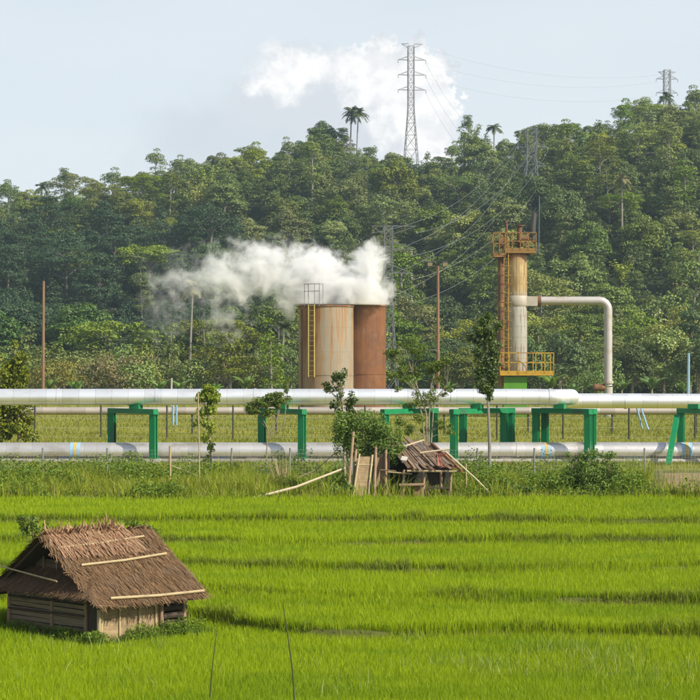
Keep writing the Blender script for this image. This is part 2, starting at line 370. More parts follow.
M['redsheet'] = corr_mat('red_corrugated_sheet', (0.24, 0.075, 0.05), (0.28, 0.12, 0.07))
M['rustsheet'] = corr_mat('rusted_corrugated_sheet', (0.15, 0.085, 0.05), (0.25, 0.16, 0.10))

def tank_mat(name, left):
    t = NT(name); o = t.obj(); sp = t.n('ShaderNodeSeparateXYZ'); t.l(o, sp.inputs[0])
    at = t.n('ShaderNodeMath', operation='ARCTAN2'); t.l(sp.outputs[1], at.inputs[0]); t.l(sp.outputs[0], at.inputs[1])
    cv = t.n('ShaderNodeCombineXYZ'); t.l(at.outputs[0], cv.inputs[0]); t.l(t.math('MULTIPLY', sp.outputs[2], 0.016), cv.inputs[1])
    st = t.noise(4.5, 3, vec=cv.outputs[0]); st2 = t.noise(22, 3, vec=cv.outputs[0]); bl = t.noise(0.55, 8, rough=0.65)
    top = t.step(sp.outputs[2], 2.0, 13.5)
    if left:
        base = t.mix(bl, (0.19, 0.16, 0.11), (0.31, 0.275, 0.21))
        f = t.math('ADD', t.math('MULTIPLY', st, 0.70), t.math('MULTIPLY', st2, 0.40)); f = t.math('ADD', f, t.math('MULTIPLY', top, 0.08)); f = t.math('ADD', f, t.math('MULTIPLY', t.math('SUBTRACT', 1.0, t.step(at.outputs[0], -2.3, -1.35)), 0.14))
        c = t.mix(t.math('MULTIPLY', t.step(f, 0.57, 0.70), 0.75), base, (0.29, 0.155, 0.055)); c = t.mix(t.step(f, 0.68, 0.80), c, (0.19, 0.075, 0.03))
    else:
        base = t.mix(bl, (0.135, 0.049, 0.016), (0.205, 0.080, 0.023))
        f = t.math('ADD', t.math('MULTIPLY', st, 0.7), t.math('MULTIPLY', st2, 0.4))
        f = t.math('ADD', t.math('MULTIPLY', f, 0.45), t.math('MULTIPLY', t.noise(0.35, 8, rough=0.7), 0.55)); c = t.mix(t.math('MULTIPLY', t.step(f, 0.46, 0.62), 0.75), base, (0.090, 0.038, 0.020)); c = t.mix(t.math('MULTIPLY', t.step(st2, 0.50, 0.72), 0.35), c, (0.26, 0.13, 0.05)); c = t.mix(t.math('MULTIPLY', t.step(t.noise(1.6, 8, sc=(1, 1, 0.35), rough=0.7), 0.55, 0.7), 0.45), c, (0.22, 0.15, 0.09)); c = t.mix(t.math('MULTIPLY', t.step(bl, 0.60, 0.75), 0.6), c, (0.34, 0.21, 0.10))
    ring = t.math('SUBTRACT', 1.0, t.step(t.math('ABSOLUTE', t.math('SUBTRACT', t.math('FRACT', t.math('DIVIDE', sp.outputs[2], 3.05)), 0.5)), 0.0, 0.012))
    c = t.mix(t.math('MULTIPLY', ring, 0.4), c, (0.12, 0.07, 0.04))
    t.pbr(c, 0.75, bump=t.bump(bl, 0.15, 0.05)); return t.m
M['tank_l'] = tank_mat('stained_tank_plate', True); M['tank_r'] = tank_mat('rusted_tank_plate', False)
def tower_mat():
    t = NT('tower_cladding'); o = t.obj(); sp = t.n('ShaderNodeSeparateXYZ'); t.l(o, sp.inputs[0])
    at = t.n('ShaderNodeMath', operation='ARCTAN2'); t.l(sp.outputs[1], at.inputs[0]); t.l(sp.outputs[0], at.inputs[1])
    cv = t.n('ShaderNodeCombineXYZ'); t.l(at.outputs[0], cv.inputs[0]); t.l(t.math('MULTIPLY', sp.outputs[2], 0.08), cv.inputs[1])
    st = t.noise(7, 6, vec=cv.outputs[0]); nz = t.noise(0.8, 5)
    c = t.mix(nz, (0.44, 0.42, 0.39), (0.53, 0.51, 0.48))
    hi = t.step(sp.outputs[2], 13.0, 15.0)
    c = t.mix(t.math('MULTIPLY', hi, 0.85), c, (0.44, 0.31, 0.11))
    c = t.mix(t.math('MULTIPLY', t.step(t.math('ADD', st, t.math('MULTIPLY', hi, 0.08)), 0.50, 0.66), 0.65), c, (0.22, 0.11, 0.04))
    c = t.mix(t.step(sp.outputs[2], 17.6, 18.8), c, (0.22, 0.10, 0.035))
    ring = t.math('SUBTRACT', 1.0, t.step(t.math('ABSOLUTE', t.math('SUBTRACT', t.math('FRACT', t.math('DIVIDE', sp.outputs[2], 1.22)), 0.5)), 0.0, 0.03))
    c = t.mix(t.math('MULTIPLY', ring, 0.55), c, (0.16, 0.12, 0.09))
    t.pbr(c, 0.42, 0.35); return t.m
M['tower'] = tower_mat()
M['nozzle'] = plain('dull_beige_steel', (0.37, 0.33, 0.27), 0.6, scale=1.2, dirt=(0.40, 0.31, 0.20))
M['vent'] = plain('pinkish_grey_steel', (0.41, 0.385, 0.365), 0.5, 0.2, scale=0.8, dirt=(0.36, 0.31, 0.26), var=0.12)

# ------------------------------------------------------------------ ground: one sheet with rising rice terraces
STEP = 0.22
LEV = [-5 * STEP, -4 * STEP, -3 * STEP, -2 * STEP, -STEP, 0.0]
BPY = [642, 608, 577, 549, 527]
BD = [(EYE - LEV[k]) * F / (py - HOR) for k, py in enumerate(BPY)]
VERGE = 82.5
def bund_d(k, x):
    return BD[k] + 0.45 * np.sin(x * 0.31 + k * 1.9) + 1.5 * (fbm(x * 0.10 + 9 * k, k * 3.7 + 0 * x, 3) - 0.5) + x * (-0.03 + 0.012 * k) + (5.0, 3.0, 1.6, 0.6, 0.0)[k] * np.exp(-((x + 5.6) / 3.4) ** 2)
def ground_z(x, y):
    x = np.asarray(x, float); y = np.asarray(y, float)
    z = np.full(np.broadcast(x, y).shape, LEV[0])
    for k in range(5):
        d = y - bund_d(k, x)
        sw = 0.14 + 1.6 * np.clip(fbm(x * 0.13 + 31 * k, 0 * x + 7 * k, 3) - 0.47, 0, 1) * 4
        z = z + STEP * np.clip(d / sw + 0.5, 0, 1) + 0.07 * np.exp(-((d - 0.28) / 0.22) ** 2)
    z = z + 0.10 * np.exp(-((y - VERGE) / 0.5) ** 2)
    vz = np.clip((y - VERGE) / 3, 0, 1) * np.clip((108 - y) / 8, 0, 1)
    z = z + vz * (fbm(x * 0.4, y * 0.4) - 0.35) * 0.5
    return z
ys = np.concatenate([np.arange(8, 36, 1.0), np.arange(36, 84, 0.11), np.arange(84, 118, 0.5), np.arange(118, 330, 5), np.arange(330, 1101, 35)])
xs = np.concatenate([np.arange(-460, -60, 25), np.arange(-60, -32, 2), np.arange(-32, 32, 0.4), np.arange(32, 60, 2), np.arange(60, 461, 25)])
GX, GY = np.meshgrid(xs, ys); GZ = ground_z(GX, GY)
nx, ny = len(xs), len(ys)
ii = (np.arange(ny - 1)[:, None] * nx + np.arange(nx - 1)[None, :]).ravel()
Fi = np.stack([ii, ii + 1, ii + nx + 1, ii + nx], 1).ravel()
def ground_mat():
    t = NT('field_soil'); g = t.n('ShaderNodeNewGeometry'); sp = t.n('ShaderNodeSeparateXYZ'); t.l(g.outputs['Position'], sp.inputs[0])
    sn = t.n('ShaderNodeSeparateXYZ'); t.l(g.outputs['Normal'], sn.inputs[0])
    y = sp.outputs[1]; nz = t.noise(0.5, 6); nf = t.noise(5, 6)
    pad = t.mix(nf, (0.060, 0.060, 0.018), (0.100, 0.125, 0.016))
    soil = t.mix(nf, (0.10, 0.060, 0.030), (0.19, 0.115, 0.055))
    pad = t.mix(t.math('MULTIPLY', t.math('SUBTRACT', 1.0, t.step(sn.outputs[2], 0.55, 0.95)), t.step(nz, 0.42, 0.58)), pad, soil)
    mead = t.mix(t.step(t.noise(0.09, 5, sc=(0.5, 1, 1)), 0.35, 0.65), (0.165, 0.175, 0.016), (0.240, 0.225, 0.030))
    mead = t.mix(t.math('MULTIPLY', t.step(nf, 0.5, 0.7), 0.5), mead, (0.21, 0.18, 0.055))
    verge = t.mix(nz, (0.06, 0.075, 0.018), (0.11, 0.11, 0.03))
    # bare soil bank on the right
    bx = t.math('SUBTRACT', sp.outputs[0], t.math('MULTIPLY', y, 0.152)); bare = t.math('MULTIPLY', t.step(t.math('ADD', bx, t.math('MULTIPLY', nz, 1.5)), 0.7, 1.4), t.math('MULTIPLY', t.step(y, 84, 86), t.math('SUBTRACT', 1.0, t.step(y, 100, 106))))
    verge = t.mix(bare, verge, t.mix(nf, (0.20, 0.135, 0.07), (0.30, 0.22, 0.12)))
    c = t.mix(t.step(y, VERGE - 0.3, VERGE + 0.3), pad, verge); c = t.mix(t.step(y, 104, 112), c, mead)
    t.pbr(c, 0.95, bump=t.bump(nf, 0.4, 0.05), spec=0.2); return t.m
tag(fastmesh('ground', np.stack([GX, GY, GZ], 2).reshape(-1, 3), Fi, np.full(len(ii), 4), ground_mat()), kind='structure')

# ------------------------------------------------------------------ hills
RPX = np.array([-500, -250, -60, 0, 60, 100, 150, 200, 235, 290, 320, 360, 400, 440, 470, 500, 530, 560, 600, 640, 670, 700, 760, 950, 1200])
RPY = np.array([235, 215, 196, 192, 176, 186, 160, 152, 140, 138, 118, 130, 150, 146, 126, 130, 126, 116, 121, 104, 100, 104, 98, 110, 130])
RD = 760.0; TREEH = 13.0
def foot(x): return 395 - 0.10 * x + 12 * np.sin(x * 0.03)
def hill_z(x, y):
    x = np.asarray(x, float); y = np.asarray(y, float)
    top = EYE + (HOR - np.interp(350 + F * x / RD, RPX, RPY)) / F * RD - TREEH
    ft = foot(x); t = (y - ft) / (RD - ft)
    tt = np.clip(t, 0, 1); prof = 0.30 * tt + 0.70 * tt * tt * (3 - 2 * tt)
    z = top * prof
    back = np.clip((y - RD) / 320, 0, 1); z = z * (1 - 0.55 * back * back * (3 - 2 * back))
    bump = (fbm(x * 0.012 + 4, y * 0.012) - 0.5) * 34 + (fbm(x * 0.04, y * 0.04) - 0.5) * 10
    # a side valley that opens to the left
    bump = bump - 13 * np.exp(-((x + 62) / 34) ** 2) * np.exp(-((y - 560) / 90) ** 2)
    z = z + bump * np.clip(tt * 3, 0, 1) * np.clip((1 - tt) * 4, 0.12, 1)
    return np.where(t < 0, -0.6, z - 0.5)
hx = np.arange(-455, 456, 7.0); hy = np.arange(370, 1080, 7.0)
HX, HY = np.meshgrid(hx, hy); HZ = hill_z(HX, HY)
nx, ny = len(hx), len(hy); ii = (np.arange(ny - 1)[:, None] * nx + np.arange(nx - 1)[None, :]).ravel()
t = NT('hill_soil'); t.pbr(t.mix(t.noise(0.2, 6), (0.015, 0.022, 0.008), (0.035, 0.040, 0.014)), 0.95, spec=0.1)
tag(fastmesh('hills', np.stack([HX, HY, HZ], 2).reshape(-1, 3), np.stack([ii, ii + 1, ii + nx + 1, ii + nx], 1).ravel(), np.full(len(ii), 4), t.m), kind='structure')

# ------------------------------------------------------------------ tree prototypes for the hill (unit: metres, height about 16)
def clump_crown(clumps, per, L, up=0.7, rg=None):
    """clumps: list of (centre, rx, rz); leaves lie through the outer half of each clump and face outward"""
    Cs = []; Ds = []
    for c, rx, rz in clumps:
        n = max(8, int(per * (rx * rx + rx * rz) / 5))
        d = unit(rng.normal(size=(n, 3))); d[:, 2] = np.where(rng.random(n) < 0.65, np.abs(d[:, 2]), d[:, 2])
        r = rng.uniform(0.45, 1.05, n) ** 0.5
        Cs.append(np.array(c) + d * r[:, None] * np.array((rx, rx, rz))); Ds.append(unit(d / np.array((rx, rx, rz))))
    return leaf_arrays(np.concatenate(Cs), L, L * 0.62, up=up, ndir=np.concatenate(Ds))
def limb(mb, a, b, r0, r1, sag=0.15, n=4):
    a = np.array(a, float); b = np.array(b, float); tt = np.linspace(0, 1, n)[:, None]
    p = a + (b - a) * tt; p[:, 2] += np.sin(tt[:, 0] * math.pi) * sag * np.linalg.norm(b - a); p[1:-1] += rng.normal(0, 0.03, (n - 2, 3)) * np.linalg.norm(b - a)
    mb.tube(p, np.linspace(r0, r1, n), 5, False)
def tree_proto(kind):
    tr = MB(); cl = []
    if kind == 'round':
        for i in range(52):
            d = unit(rng.normal(size=3)); d[2] = abs(d[2]) * 1.25 - 0.45
            r = rng.uniform(0.55, 1.0); tp = 1.0 if d[2] > 0 else 0.85
            cl.append((np.array((d[0] * 4.9 * r * tp, d[1] * 4.9 * r * tp, 6.4 + d[2] * 5.8 * r)), rng.uniform(1.2, 2.1), rng.uniform(0.9, 1.5)))
        tr.tube([(0, 0, -1.5), (0.1, 0.1, 4), (0, 0.2, 8)], [0.34, 0.26, 0.14], 6)
        start = 3.0; L = 0.46; per = 180
    elif kind == 'umbrella':
        for i in range(44):
            a = rng.uniform(0, 6.28); r = 6.0 * math.sqrt(rng.random()); z = 13.0 - 0.075 * r * r + rng.uniform(-5.5, 0.6) * (1 if rng.random() < 0.6 else 0.3)
            cl.append((np.array((r * math.cos(a), r * math.sin(a), z)), rng.uniform(1.2, 2.1), rng.uniform(0.55, 0.95)))
        tr.tube([(0, 0, -1.5), (0.15, 0, 5), (0.3, 0.2, 9.5)], [0.28, 0.22, 0.15], 6)
        start = 5.0; L = 0.40; per = 175
    elif kind == 'tall':
        for i in range(34):
            z = rng.uniform(6.0, 18.0); rr = 3.3 * (1.15 - abs(z - 11) / 8.5) * rng.uniform(0.35, 1.0); a = rng.uniform(0, 6.28)
            cl.append((np.array((rr * math.cos(a), rr * math.sin(a), z)), rng.uniform(1.0, 1.7), rng.uniform(0.7, 1.1)))
        tr.tube([(0, 0, -1.5), (0.2, 0.1, 7), (0.1, 0, 13), (0, 0, 18)], [0.25, 0.20, 0.13, 0.05], 6)
        start = 6.0; L = 0.42; per = 165
    elif kind == 'layered':
        for i in range(48):
            z = rng.choice([3.4, 5.2, 7.2, 9.3, 11.2, 13.0]) + rng.normal(0, 0.35); R = 5.4 * (1.12 - (z - 3) / 12)
            a = rng.uniform(0, 6.28); r = R * math.sqrt(rng.uniform(0.05, 1))
            cl.append((np.array((r * math.cos(a), r * math.sin(a), z)), rng.uniform(1.2, 2.0), rng.uniform(0.5, 0.85)))
        tr.tube([(0, 0, -1.5), (0.1, 0.1, 6), (0.0, 0, 13)], [0.3, 0.22, 0.06], 6)
        start = 2.5; L = 0.42; per = 175
    elif kind == 'bush':
        for i in range(18):
            d = unit(rng.normal(size=3)); d[2] = abs(d[2]); r = rng.uniform(0.4, 1)
            cl.append((np.array((d[0] * 3.2 * r, d[1] * 3.2 * r, 1.6 + d[2] * 3.4 * r)), rng.uniform(0.9, 1.6), rng.uniform(0.8, 1.4)))
        tr.tube([(0, 0, -0.8), (0.1, 0, 2), (0, 0, 4)], [0.16, 0.12, 0.05], 5)
        start = 0.8; L = 0.27; per = 230
    elif kind == 'plume':      # loose, bamboo like sprays
        for i in range(13):
            a = rng.uniform(0, 6.28); R = rng.uniform(1.0, 4.2); Hh = rng.uniform(8, 13)
            for q in np.linspace(0.45, 1, 7):
                cl.append((np.array((R * q ** 2 * math.cos(a), R * q ** 2 * math.sin(a), Hh * q - 1.2 * q ** 4)), 0.9 * (1.2 - 0.6 * q), 0.7 * (1.2 - 0.6 * q)))
            pp = np.linspace(0, 1, 6)[:, None]
            tr.tube(np.concatenate([R * pp ** 2 * math.cos(a) , R * pp ** 2 * math.sin(a), Hh * pp - 1.2 * pp ** 4 - 0.5 * (1 - pp)], 1), np.linspace(0.08, 0.03, 6), 4, False)
        start = None; L = 0.55; per = 90
    elif kind == 'column':
        for i in range(24):
            z = rng.uniform(3, 14); rr = 2.2 * (1 - ((z - 7) / 8.5) ** 2) * rng.uniform(0.4, 1.0); a = rng.uniform(0, 6.28)
            cl.append((np.array((rr * math.cos(a), rr * math.sin(a), z)), rng.uniform(0.9, 1.4), rng.uniform(0.8, 1.2)))
        tr.tube([(0, 0, -1.5), (0, 0.1, 6), (0, 0, 13)], [0.26, 0.18, 0.05], 6)
        start = 3.0; L = 0.5; per = 100
    if start is not None:
        for c, rx, rz in cl[::3]:
            h0 = max(start, min(c[2] - 0.8 - 0.4 * math.hypot(c[0], c[1]), 15)); limb(tr, (0.1, 0.1, h0), c, 0.11, 0.04)
    V, Fi2, npr = clump_crown(cl, per, L)
    return tr, (V, Fi2, npr)
PROTO = {}
def register(key, kind, leaf, bark):
    tr, (V, Fi2, npr) = tree_proto(kind)
    a = tr.build('trunk', bark, smooth=True); b = fastmesh('crown', V, Fi2, npr, leaf)
    PROTO[key] = (a.data, b.data)
    bpy.data.objects.remove(a); bpy.data.objects.remove(b)
KIND = {
    'r1': ('round', 'hill_a', 'bark', 'dark round-crowned tree'), 'r2': ('round', 'hill_b', 'bark', 'mid-green round-crowned tree'),
    'r3': ('round', 'hill_c', 'bark', 'pale green round-crowned tree'),
    'u1': ('umbrella', 'hill_b', 'palebark', 'flat-topped green tree'), 'u2': ('umbrella', 'hill_c', 'palebark', 'flat-topped pale feathery tree'),
    't1': ('tall', 'hill_a', 'palebark', 'tall slender dark tree'), 't2': ('tall', 'hill_b', 'palebark', 'tall slender green tree'),
    'l1': ('layered', 'hill_a', 'bark', 'dark tree with layered branches'), 'l2': ('layered', 'hill_b', 'bark', 'green tree with layered branches'),
    'd1': ('round', 'hill_shaded', 'bark', 'shade-coloured rounded tree'), 'd2': ('layered', 'hill_shaded', 'bark', 'shade-coloured layered tree'), 'd3': ('umbrella', 'hill_shaded', 'bark', 'shade-coloured flat-topped tree'),
    'p1': ('plume', 'hill_c', 'bark', 'soft plume-like bamboo clump'), 'p2': ('plume', 'hill_c', 'bark', 'pale plume-like bamboo clump'),
    'c1': ('column', 'hill_a', 'bark', 'narrow dark tree'), 'c2': ('column', 'hill_b', 'bark', 'narrow green tree'),
    'b1': ('bush', 'hill_y', 'bark', 'olive bushy tree'), 'b2': ('bush', 'hill_b', 'bark', 'low green bushy tree'), 'b3': ('bush', 'hill_c', 'bark', 'low pale bushy tree'),
}
for k, (kd, lf, bk, _) in KIND.items(): register(k, kd, M[lf], M[bk])
NAMEK = {'round': 'broadleaf_tree', 'umbrella': 'umbrella_tree', 'tall': 'slender_tree', 'layered': 'layered_tree', 'bush': 'bushy_tree', 'plume': 'bamboo_clump', 'column': 'columnar_tree'}
CATK = {'plume': 'bamboo', 'bush': 'tree'}
TREES = []
def hill_tree(key, x, y, sc, sz=1.0, z=None):
    z = float(hill_z(x, y)) if z is None else z
    o = bpy.data.objects.new(NAMEK[KIND[key][0]], None); COL.objects.link(o)
    o.location = (x, y, max(z, 0) - 0.1); o.rotation_euler = (rng.normal(0, 0.03), rng.normal(0, 0.03), rng.uniform(0, 6.28)); o.scale = (sc, sc, sc * sz)
    link('trunk', PROTO[key][0], o); link('crown', PROTO[key][1], o)
    TREES.append((key, o, x, y)); return o
# scatter with a minimum spacing, from the foot of the hill to just past the ridge
pts = []
def try_pt(x, y, s):
    for (a, b, r) in pts:
        if (a - x) ** 2 + (b - y) ** 2 < (0.5 * (s + r)) ** 2: return False
    pts.append((x, y, s)); return True
# big lit trees that stand forward at the right foot of the hill, picked from the photograph: (px, top row, distance, kind, scale)
FEAT = [(664, 312, 352, 'r3', 1.12), (632, 330, 345, 'r1', 0.85), (560, 308, 372, 'r1', 1.05), (582, 296, 390, 'l1', 1.15), (610, 268, 425, 'r2', 1.0), (540, 312, 356, 'c1', 1.0),
        (690, 278, 392, 'l1', 1.2), (648, 262, 430, 'u1', 1.1), (557, 268, 428, 'u2', 1.15), (700, 330, 345, 'r1', 0.9), (462, 316, 362, 'r2', 0.8), (432, 322, 375, 'r1', 0.9),
        (520, 320, 352, 'r1', 1.0), (600, 335, 340, 'b2', 1.3), (478, 298, 392, 'l1', 1.0), (410, 328, 380, 'c1', 0.85), (448, 292, 400, 'r1', 1.0),
        (143, 215, 545, 't2', 0.95), (65, 162, 756, 't1', 0.95), (322, 110, 758, 'r1', 1.15), (341, 120, 760, 'l1', 0.95), (300, 130, 757, 'r1', 0.9), (352, 140, 738, 'b2', 1.6), (366, 140, 736, 'r2', 0.62), (384, 140, 748, 'r1', 0.65), (401, 150, 733, 'r2', 0.8), (416, 150, 728, 'r1', 0.85), (428, 150, 735, 'r2', 0.75), (436, 140, 750, 'r1', 0.6), (470, 108, 752, 't1', 0.95), (12, 190, 755, 'r1', 0.7), (568, 106, 755, 'u1', 0.9), (645, 96, 760, 'u1', 1.1),
        (640, 150, 640, 'u2', 1.2), (600, 170, 620, 'u2', 1.0)]
for px, ty, D, key, sc in FEAT:
    x = X(px, D); try_pt(x, D, 9); hill_tree(key, x, D, sc)
LEFTBUSH = [(60, 352, 'b1'), (78, 346, 'b3'), (96, 356, 'b1'), (115, 352, 'b1'), (135, 358, 'b2'), (150, 354, 'b1'), (168, 348, 'b1'), (186, 350, 'b3'), (150, 340, 'b2'), (118, 362, 'b2'),
            (205, 346, 'c2'), (222, 352, 'b1'), (240, 348, 'c1'), (256, 352, 'b2'), (272, 345, 'c2'), (290, 350, 'b2'), (170, 328, 'c2'), (230, 338, 'l2'), (40, 350, 'b2'), (20, 352, 'b3'), (0, 350, 'b2'), (-20, 352, 'b1')]
for px, ty, key in LEFTBUSH:
    D = 352 + rng.uniform(-12, 22); x = X(px, D)
    hgt = (420 - ty) / F * D - (5 if key[0] in 'cl' else 0)
    try_pt(x, D, 6); hill_tree(key, x, D, rng.uniform(0.9, 1.2) * (1.6 if key[0] == 'b' else 0.9))
tries = 0
while len(TREES) < 292 and tries < 60000:
    tries += 1
    y = 400 + 375 * rng.random() ** 0.9; px = rng.uniform(-15, 715); x = X(px, y)
    if y < foot(x) + 4: continue
    if (y > 640 and (346 < px < 370 or 404 < px < 420)) or (y > 690 and (30 < px < 52 or 482 < px < 506)) or (y < 396 and 176 < px < 210): continue
    s = 9.5 + 5.5 * (y - 400) / 375 + rng.uniform(-1.5, 2.5)
    if not try_pt(x, y, s): continue
    lit = fbm(x * 0.02 + 31, y * 0.02, 3) + (0.12 if px > 380 else 0.0) + (0.10 if y > 640 else 0) - (0.16 if px < 240 and y < 620 else 0)  # leaf tone follows the light: paler right and high, darker lower left
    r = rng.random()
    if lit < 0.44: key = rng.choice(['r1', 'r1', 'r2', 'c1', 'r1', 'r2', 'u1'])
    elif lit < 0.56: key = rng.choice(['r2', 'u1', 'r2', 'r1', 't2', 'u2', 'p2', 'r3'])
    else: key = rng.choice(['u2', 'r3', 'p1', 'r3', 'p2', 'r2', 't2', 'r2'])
    if px < 215 + 30 * rng.random() and 430 < y < 640 and rng.random() < 0.8: key = rng.choice(['d1', 'd2', 'd3'])  # crowns in the left hollow take the leaf colour with shade painted in
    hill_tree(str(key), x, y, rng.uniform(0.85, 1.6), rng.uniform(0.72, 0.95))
print('hill trees', len(TREES), 'tries', tries)
# labels: crown kind, height on the slope and the landmarks it stands between; ties told apart from left to right
ZX = [(-99, 43, 'left of the brown post'), (43, 118, 'right of the brown post'), (118, 190, 'left of the steam palm'), (190, 298, 'left of the tanks'), (298, 390, 'above the tanks'),
      (390, 441, 'left of floodlight pole'), (441, 496, 'right of floodlight pole'), (496, 541, 'behind the tower'), (541, 608, 'above the vent pipe'), (608, 655, 'right of vent pipe'), (655, 999, 'above the blue post')]
cells = {}
for key, o, x, y in TREES:
    px = 350 + F * x / y; tt = (y - foot(x)) / (RD - foot(x))
    row = 'at the hill foot' if tt < 0.05 else 'low on the hill' if tt < 0.3 else 'midway up the hill' if tt < 0.58 else 'high on the hill' if tt < 0.88 else 'on the ridge'
    zx = next(w for a, b, w in ZX if a <= px < b)
    cells.setdefault((KIND[key][3], row, zx), []).append((px, o, key))
ORD = {2: ['left', 'right'], 3: ['leftmost', 'middle', 'rightmost']}
for (sp_, row, zx), L in cells.items():
    L.sort(key=lambda q: q[0]); n = len(L)
    for i, (px, o, key) in enumerate(L):
        lab = f'{sp_} {row} {zx}'
        if n > 1:
            pos = ORD[n][i] if n in ORD else ('leftmost' if i == 0 else 'rightmost' if i == n - 1 else ['second', 'third', 'fourth', 'fifth', 'sixth', 'seventh', 'eighth'][i - 1] + ' from left')
            lab += f', {pos}'
        tag(o, lab, CATK.get(KIND[key][0], 'tree'), 'trees on the forested hill')

# the rest of the forest as one mass: beyond the frame's sides and the thicket under the trees
def forest_mass():
    src = []
    for kd in ('round', 'layered', 'bush', 'column', 'round', 'umbrella', 'tall'):
        tr, (V, Fi2, npr) = tree_proto(kd); nl = len(V) // 4; sel = rng.permutation(nl)[:int(nl * 0.34)]
        V4 = V.reshape(nl, 4, 3)[sel]; cen = V4.mean(1, keepdims=True); src.append((kd, cen + (V4 - cen) * 1.4))
    parts = []; own = []
    def put(x, y, inside):
        kd, V4 = src[rng.integers(0, len(src) if not inside else 5)]
        a = rng.uniform(0, 6.28); s = rng.uniform(0.7, 1.05) * (1.5 if kd == 'bush' else 1.0); R = np.array(((math.cos(a), -math.sin(a), 0), (math.sin(a), math.cos(a), 0), (0, 0, 1)))
        drop = -3.2 if inside and kd in ('round', 'layered') else -1.2
        parts.append((V4.reshape(-1, 3) @ R.T * s + np.array((x, y, max(float(hill_z(x, y)), 0) + drop)))); own.append(1)
    np_ = []
    def ok(x, y, d):
        for a, b in np_:
            if (a - x) ** 2 + (b - y) ** 2 < d * d: return False
        np_.append((x, y)); return True
    k = 0
    for _ in range(40000):                                    # lower trees filling in between the single trees
        y = rng.uniform(388, 770); x = X(rng.uniform(-25, 725), y)
        q = 350 + F * x / y
        if (y > 735 and 345 < q < 366) or (y < 396 and 180 < q < 206): continue
        if y < foot(x) + 3 or not ok(x, y, 6.2 + 3.0 * (y - 400) / 375): continue
        put(x, y, True); k += 1
        if k >= 800: break
    k2 = 0
    for _ in range(9000):                                     # and the forest running on past both sides
        y = rng.uniform(388, 775); x = X(350 + rng.choice([-1, 1]) * rng.uniform(378, 620), y)
        if y < foot(x) + 4 or not ok(x, y, 11): continue
        put(x, y, False); k2 += 1
        if k2 >= 260: break
    print('forest mass', k, k2)
    dark = [p for p in parts if 350 + F * p[:, 0].mean() / p[:, 1].mean() < 225 + 25 * math.sin(p[0, 1]) and 425 < p[:, 1].mean() < 650 and p[:, 0].mean() > -120]  # trees of the left hollow, split off to be coloured as shaded
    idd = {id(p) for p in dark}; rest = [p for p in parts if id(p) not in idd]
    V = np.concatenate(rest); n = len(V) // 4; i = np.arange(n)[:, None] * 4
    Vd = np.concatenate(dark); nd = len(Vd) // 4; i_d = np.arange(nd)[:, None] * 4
    o = fastmesh('shaded_forest', Vd, np.concatenate([i_d, i_d + 2, i_d + 1, i_d, i_d + 3, i_d + 2], 1).ravel(), np.full(2 * nd, 3), M['hill_shaded'])
    tag(o, 'mass of trees coloured dark for shade filling the hollow at the left of the hill', 'forest', kind='stuff')
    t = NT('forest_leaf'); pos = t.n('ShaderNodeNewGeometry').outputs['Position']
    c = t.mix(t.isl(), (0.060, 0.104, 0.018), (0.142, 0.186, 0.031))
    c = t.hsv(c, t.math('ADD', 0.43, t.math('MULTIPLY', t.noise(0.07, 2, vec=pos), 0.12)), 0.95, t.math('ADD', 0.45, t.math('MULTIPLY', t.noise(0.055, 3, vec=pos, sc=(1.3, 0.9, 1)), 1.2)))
    b = t.pbr(c, 0.6, spec=0.3); tr = t.n('ShaderNodeBsdfTranslucent'); t.l(c, tr.inputs[0]); mx = t.n('ShaderNodeMixShader'); mx.inputs[0].default_value = 0.12
    t.l(b.outputs[0], mx.inputs[1]); t.l(tr.outputs[0], mx.inputs[2]); t.l(mx.outputs[0], t.out.inputs[0])
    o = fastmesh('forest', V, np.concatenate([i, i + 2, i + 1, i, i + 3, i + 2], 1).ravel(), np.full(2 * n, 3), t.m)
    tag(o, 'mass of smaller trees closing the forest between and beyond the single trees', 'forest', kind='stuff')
    n = 60000
    y = 385 + 395 * rng.random(n); px = rng.uniform(-120, 820, n); x = X(px, y); ok_ = y > foot(x) + 2
    x, y = x[ok_], y[ok_]; b = fbm(x * 0.15, y * 0.15, 3); z = hill_z(x, y) + rng.random(len(x)) * (0.6 + 7.5 * np.clip(b - 0.35, 0, 1))
    o = leaf_obj('hill_undergrowth', np.stack([x, y, z], 1), 1.0, 0.75, M['under'], up=1.0)
    tag(o, 'dense leafy thicket covering the hill beneath the trees', 'undergrowth', kind='stuff')
forest_mass()

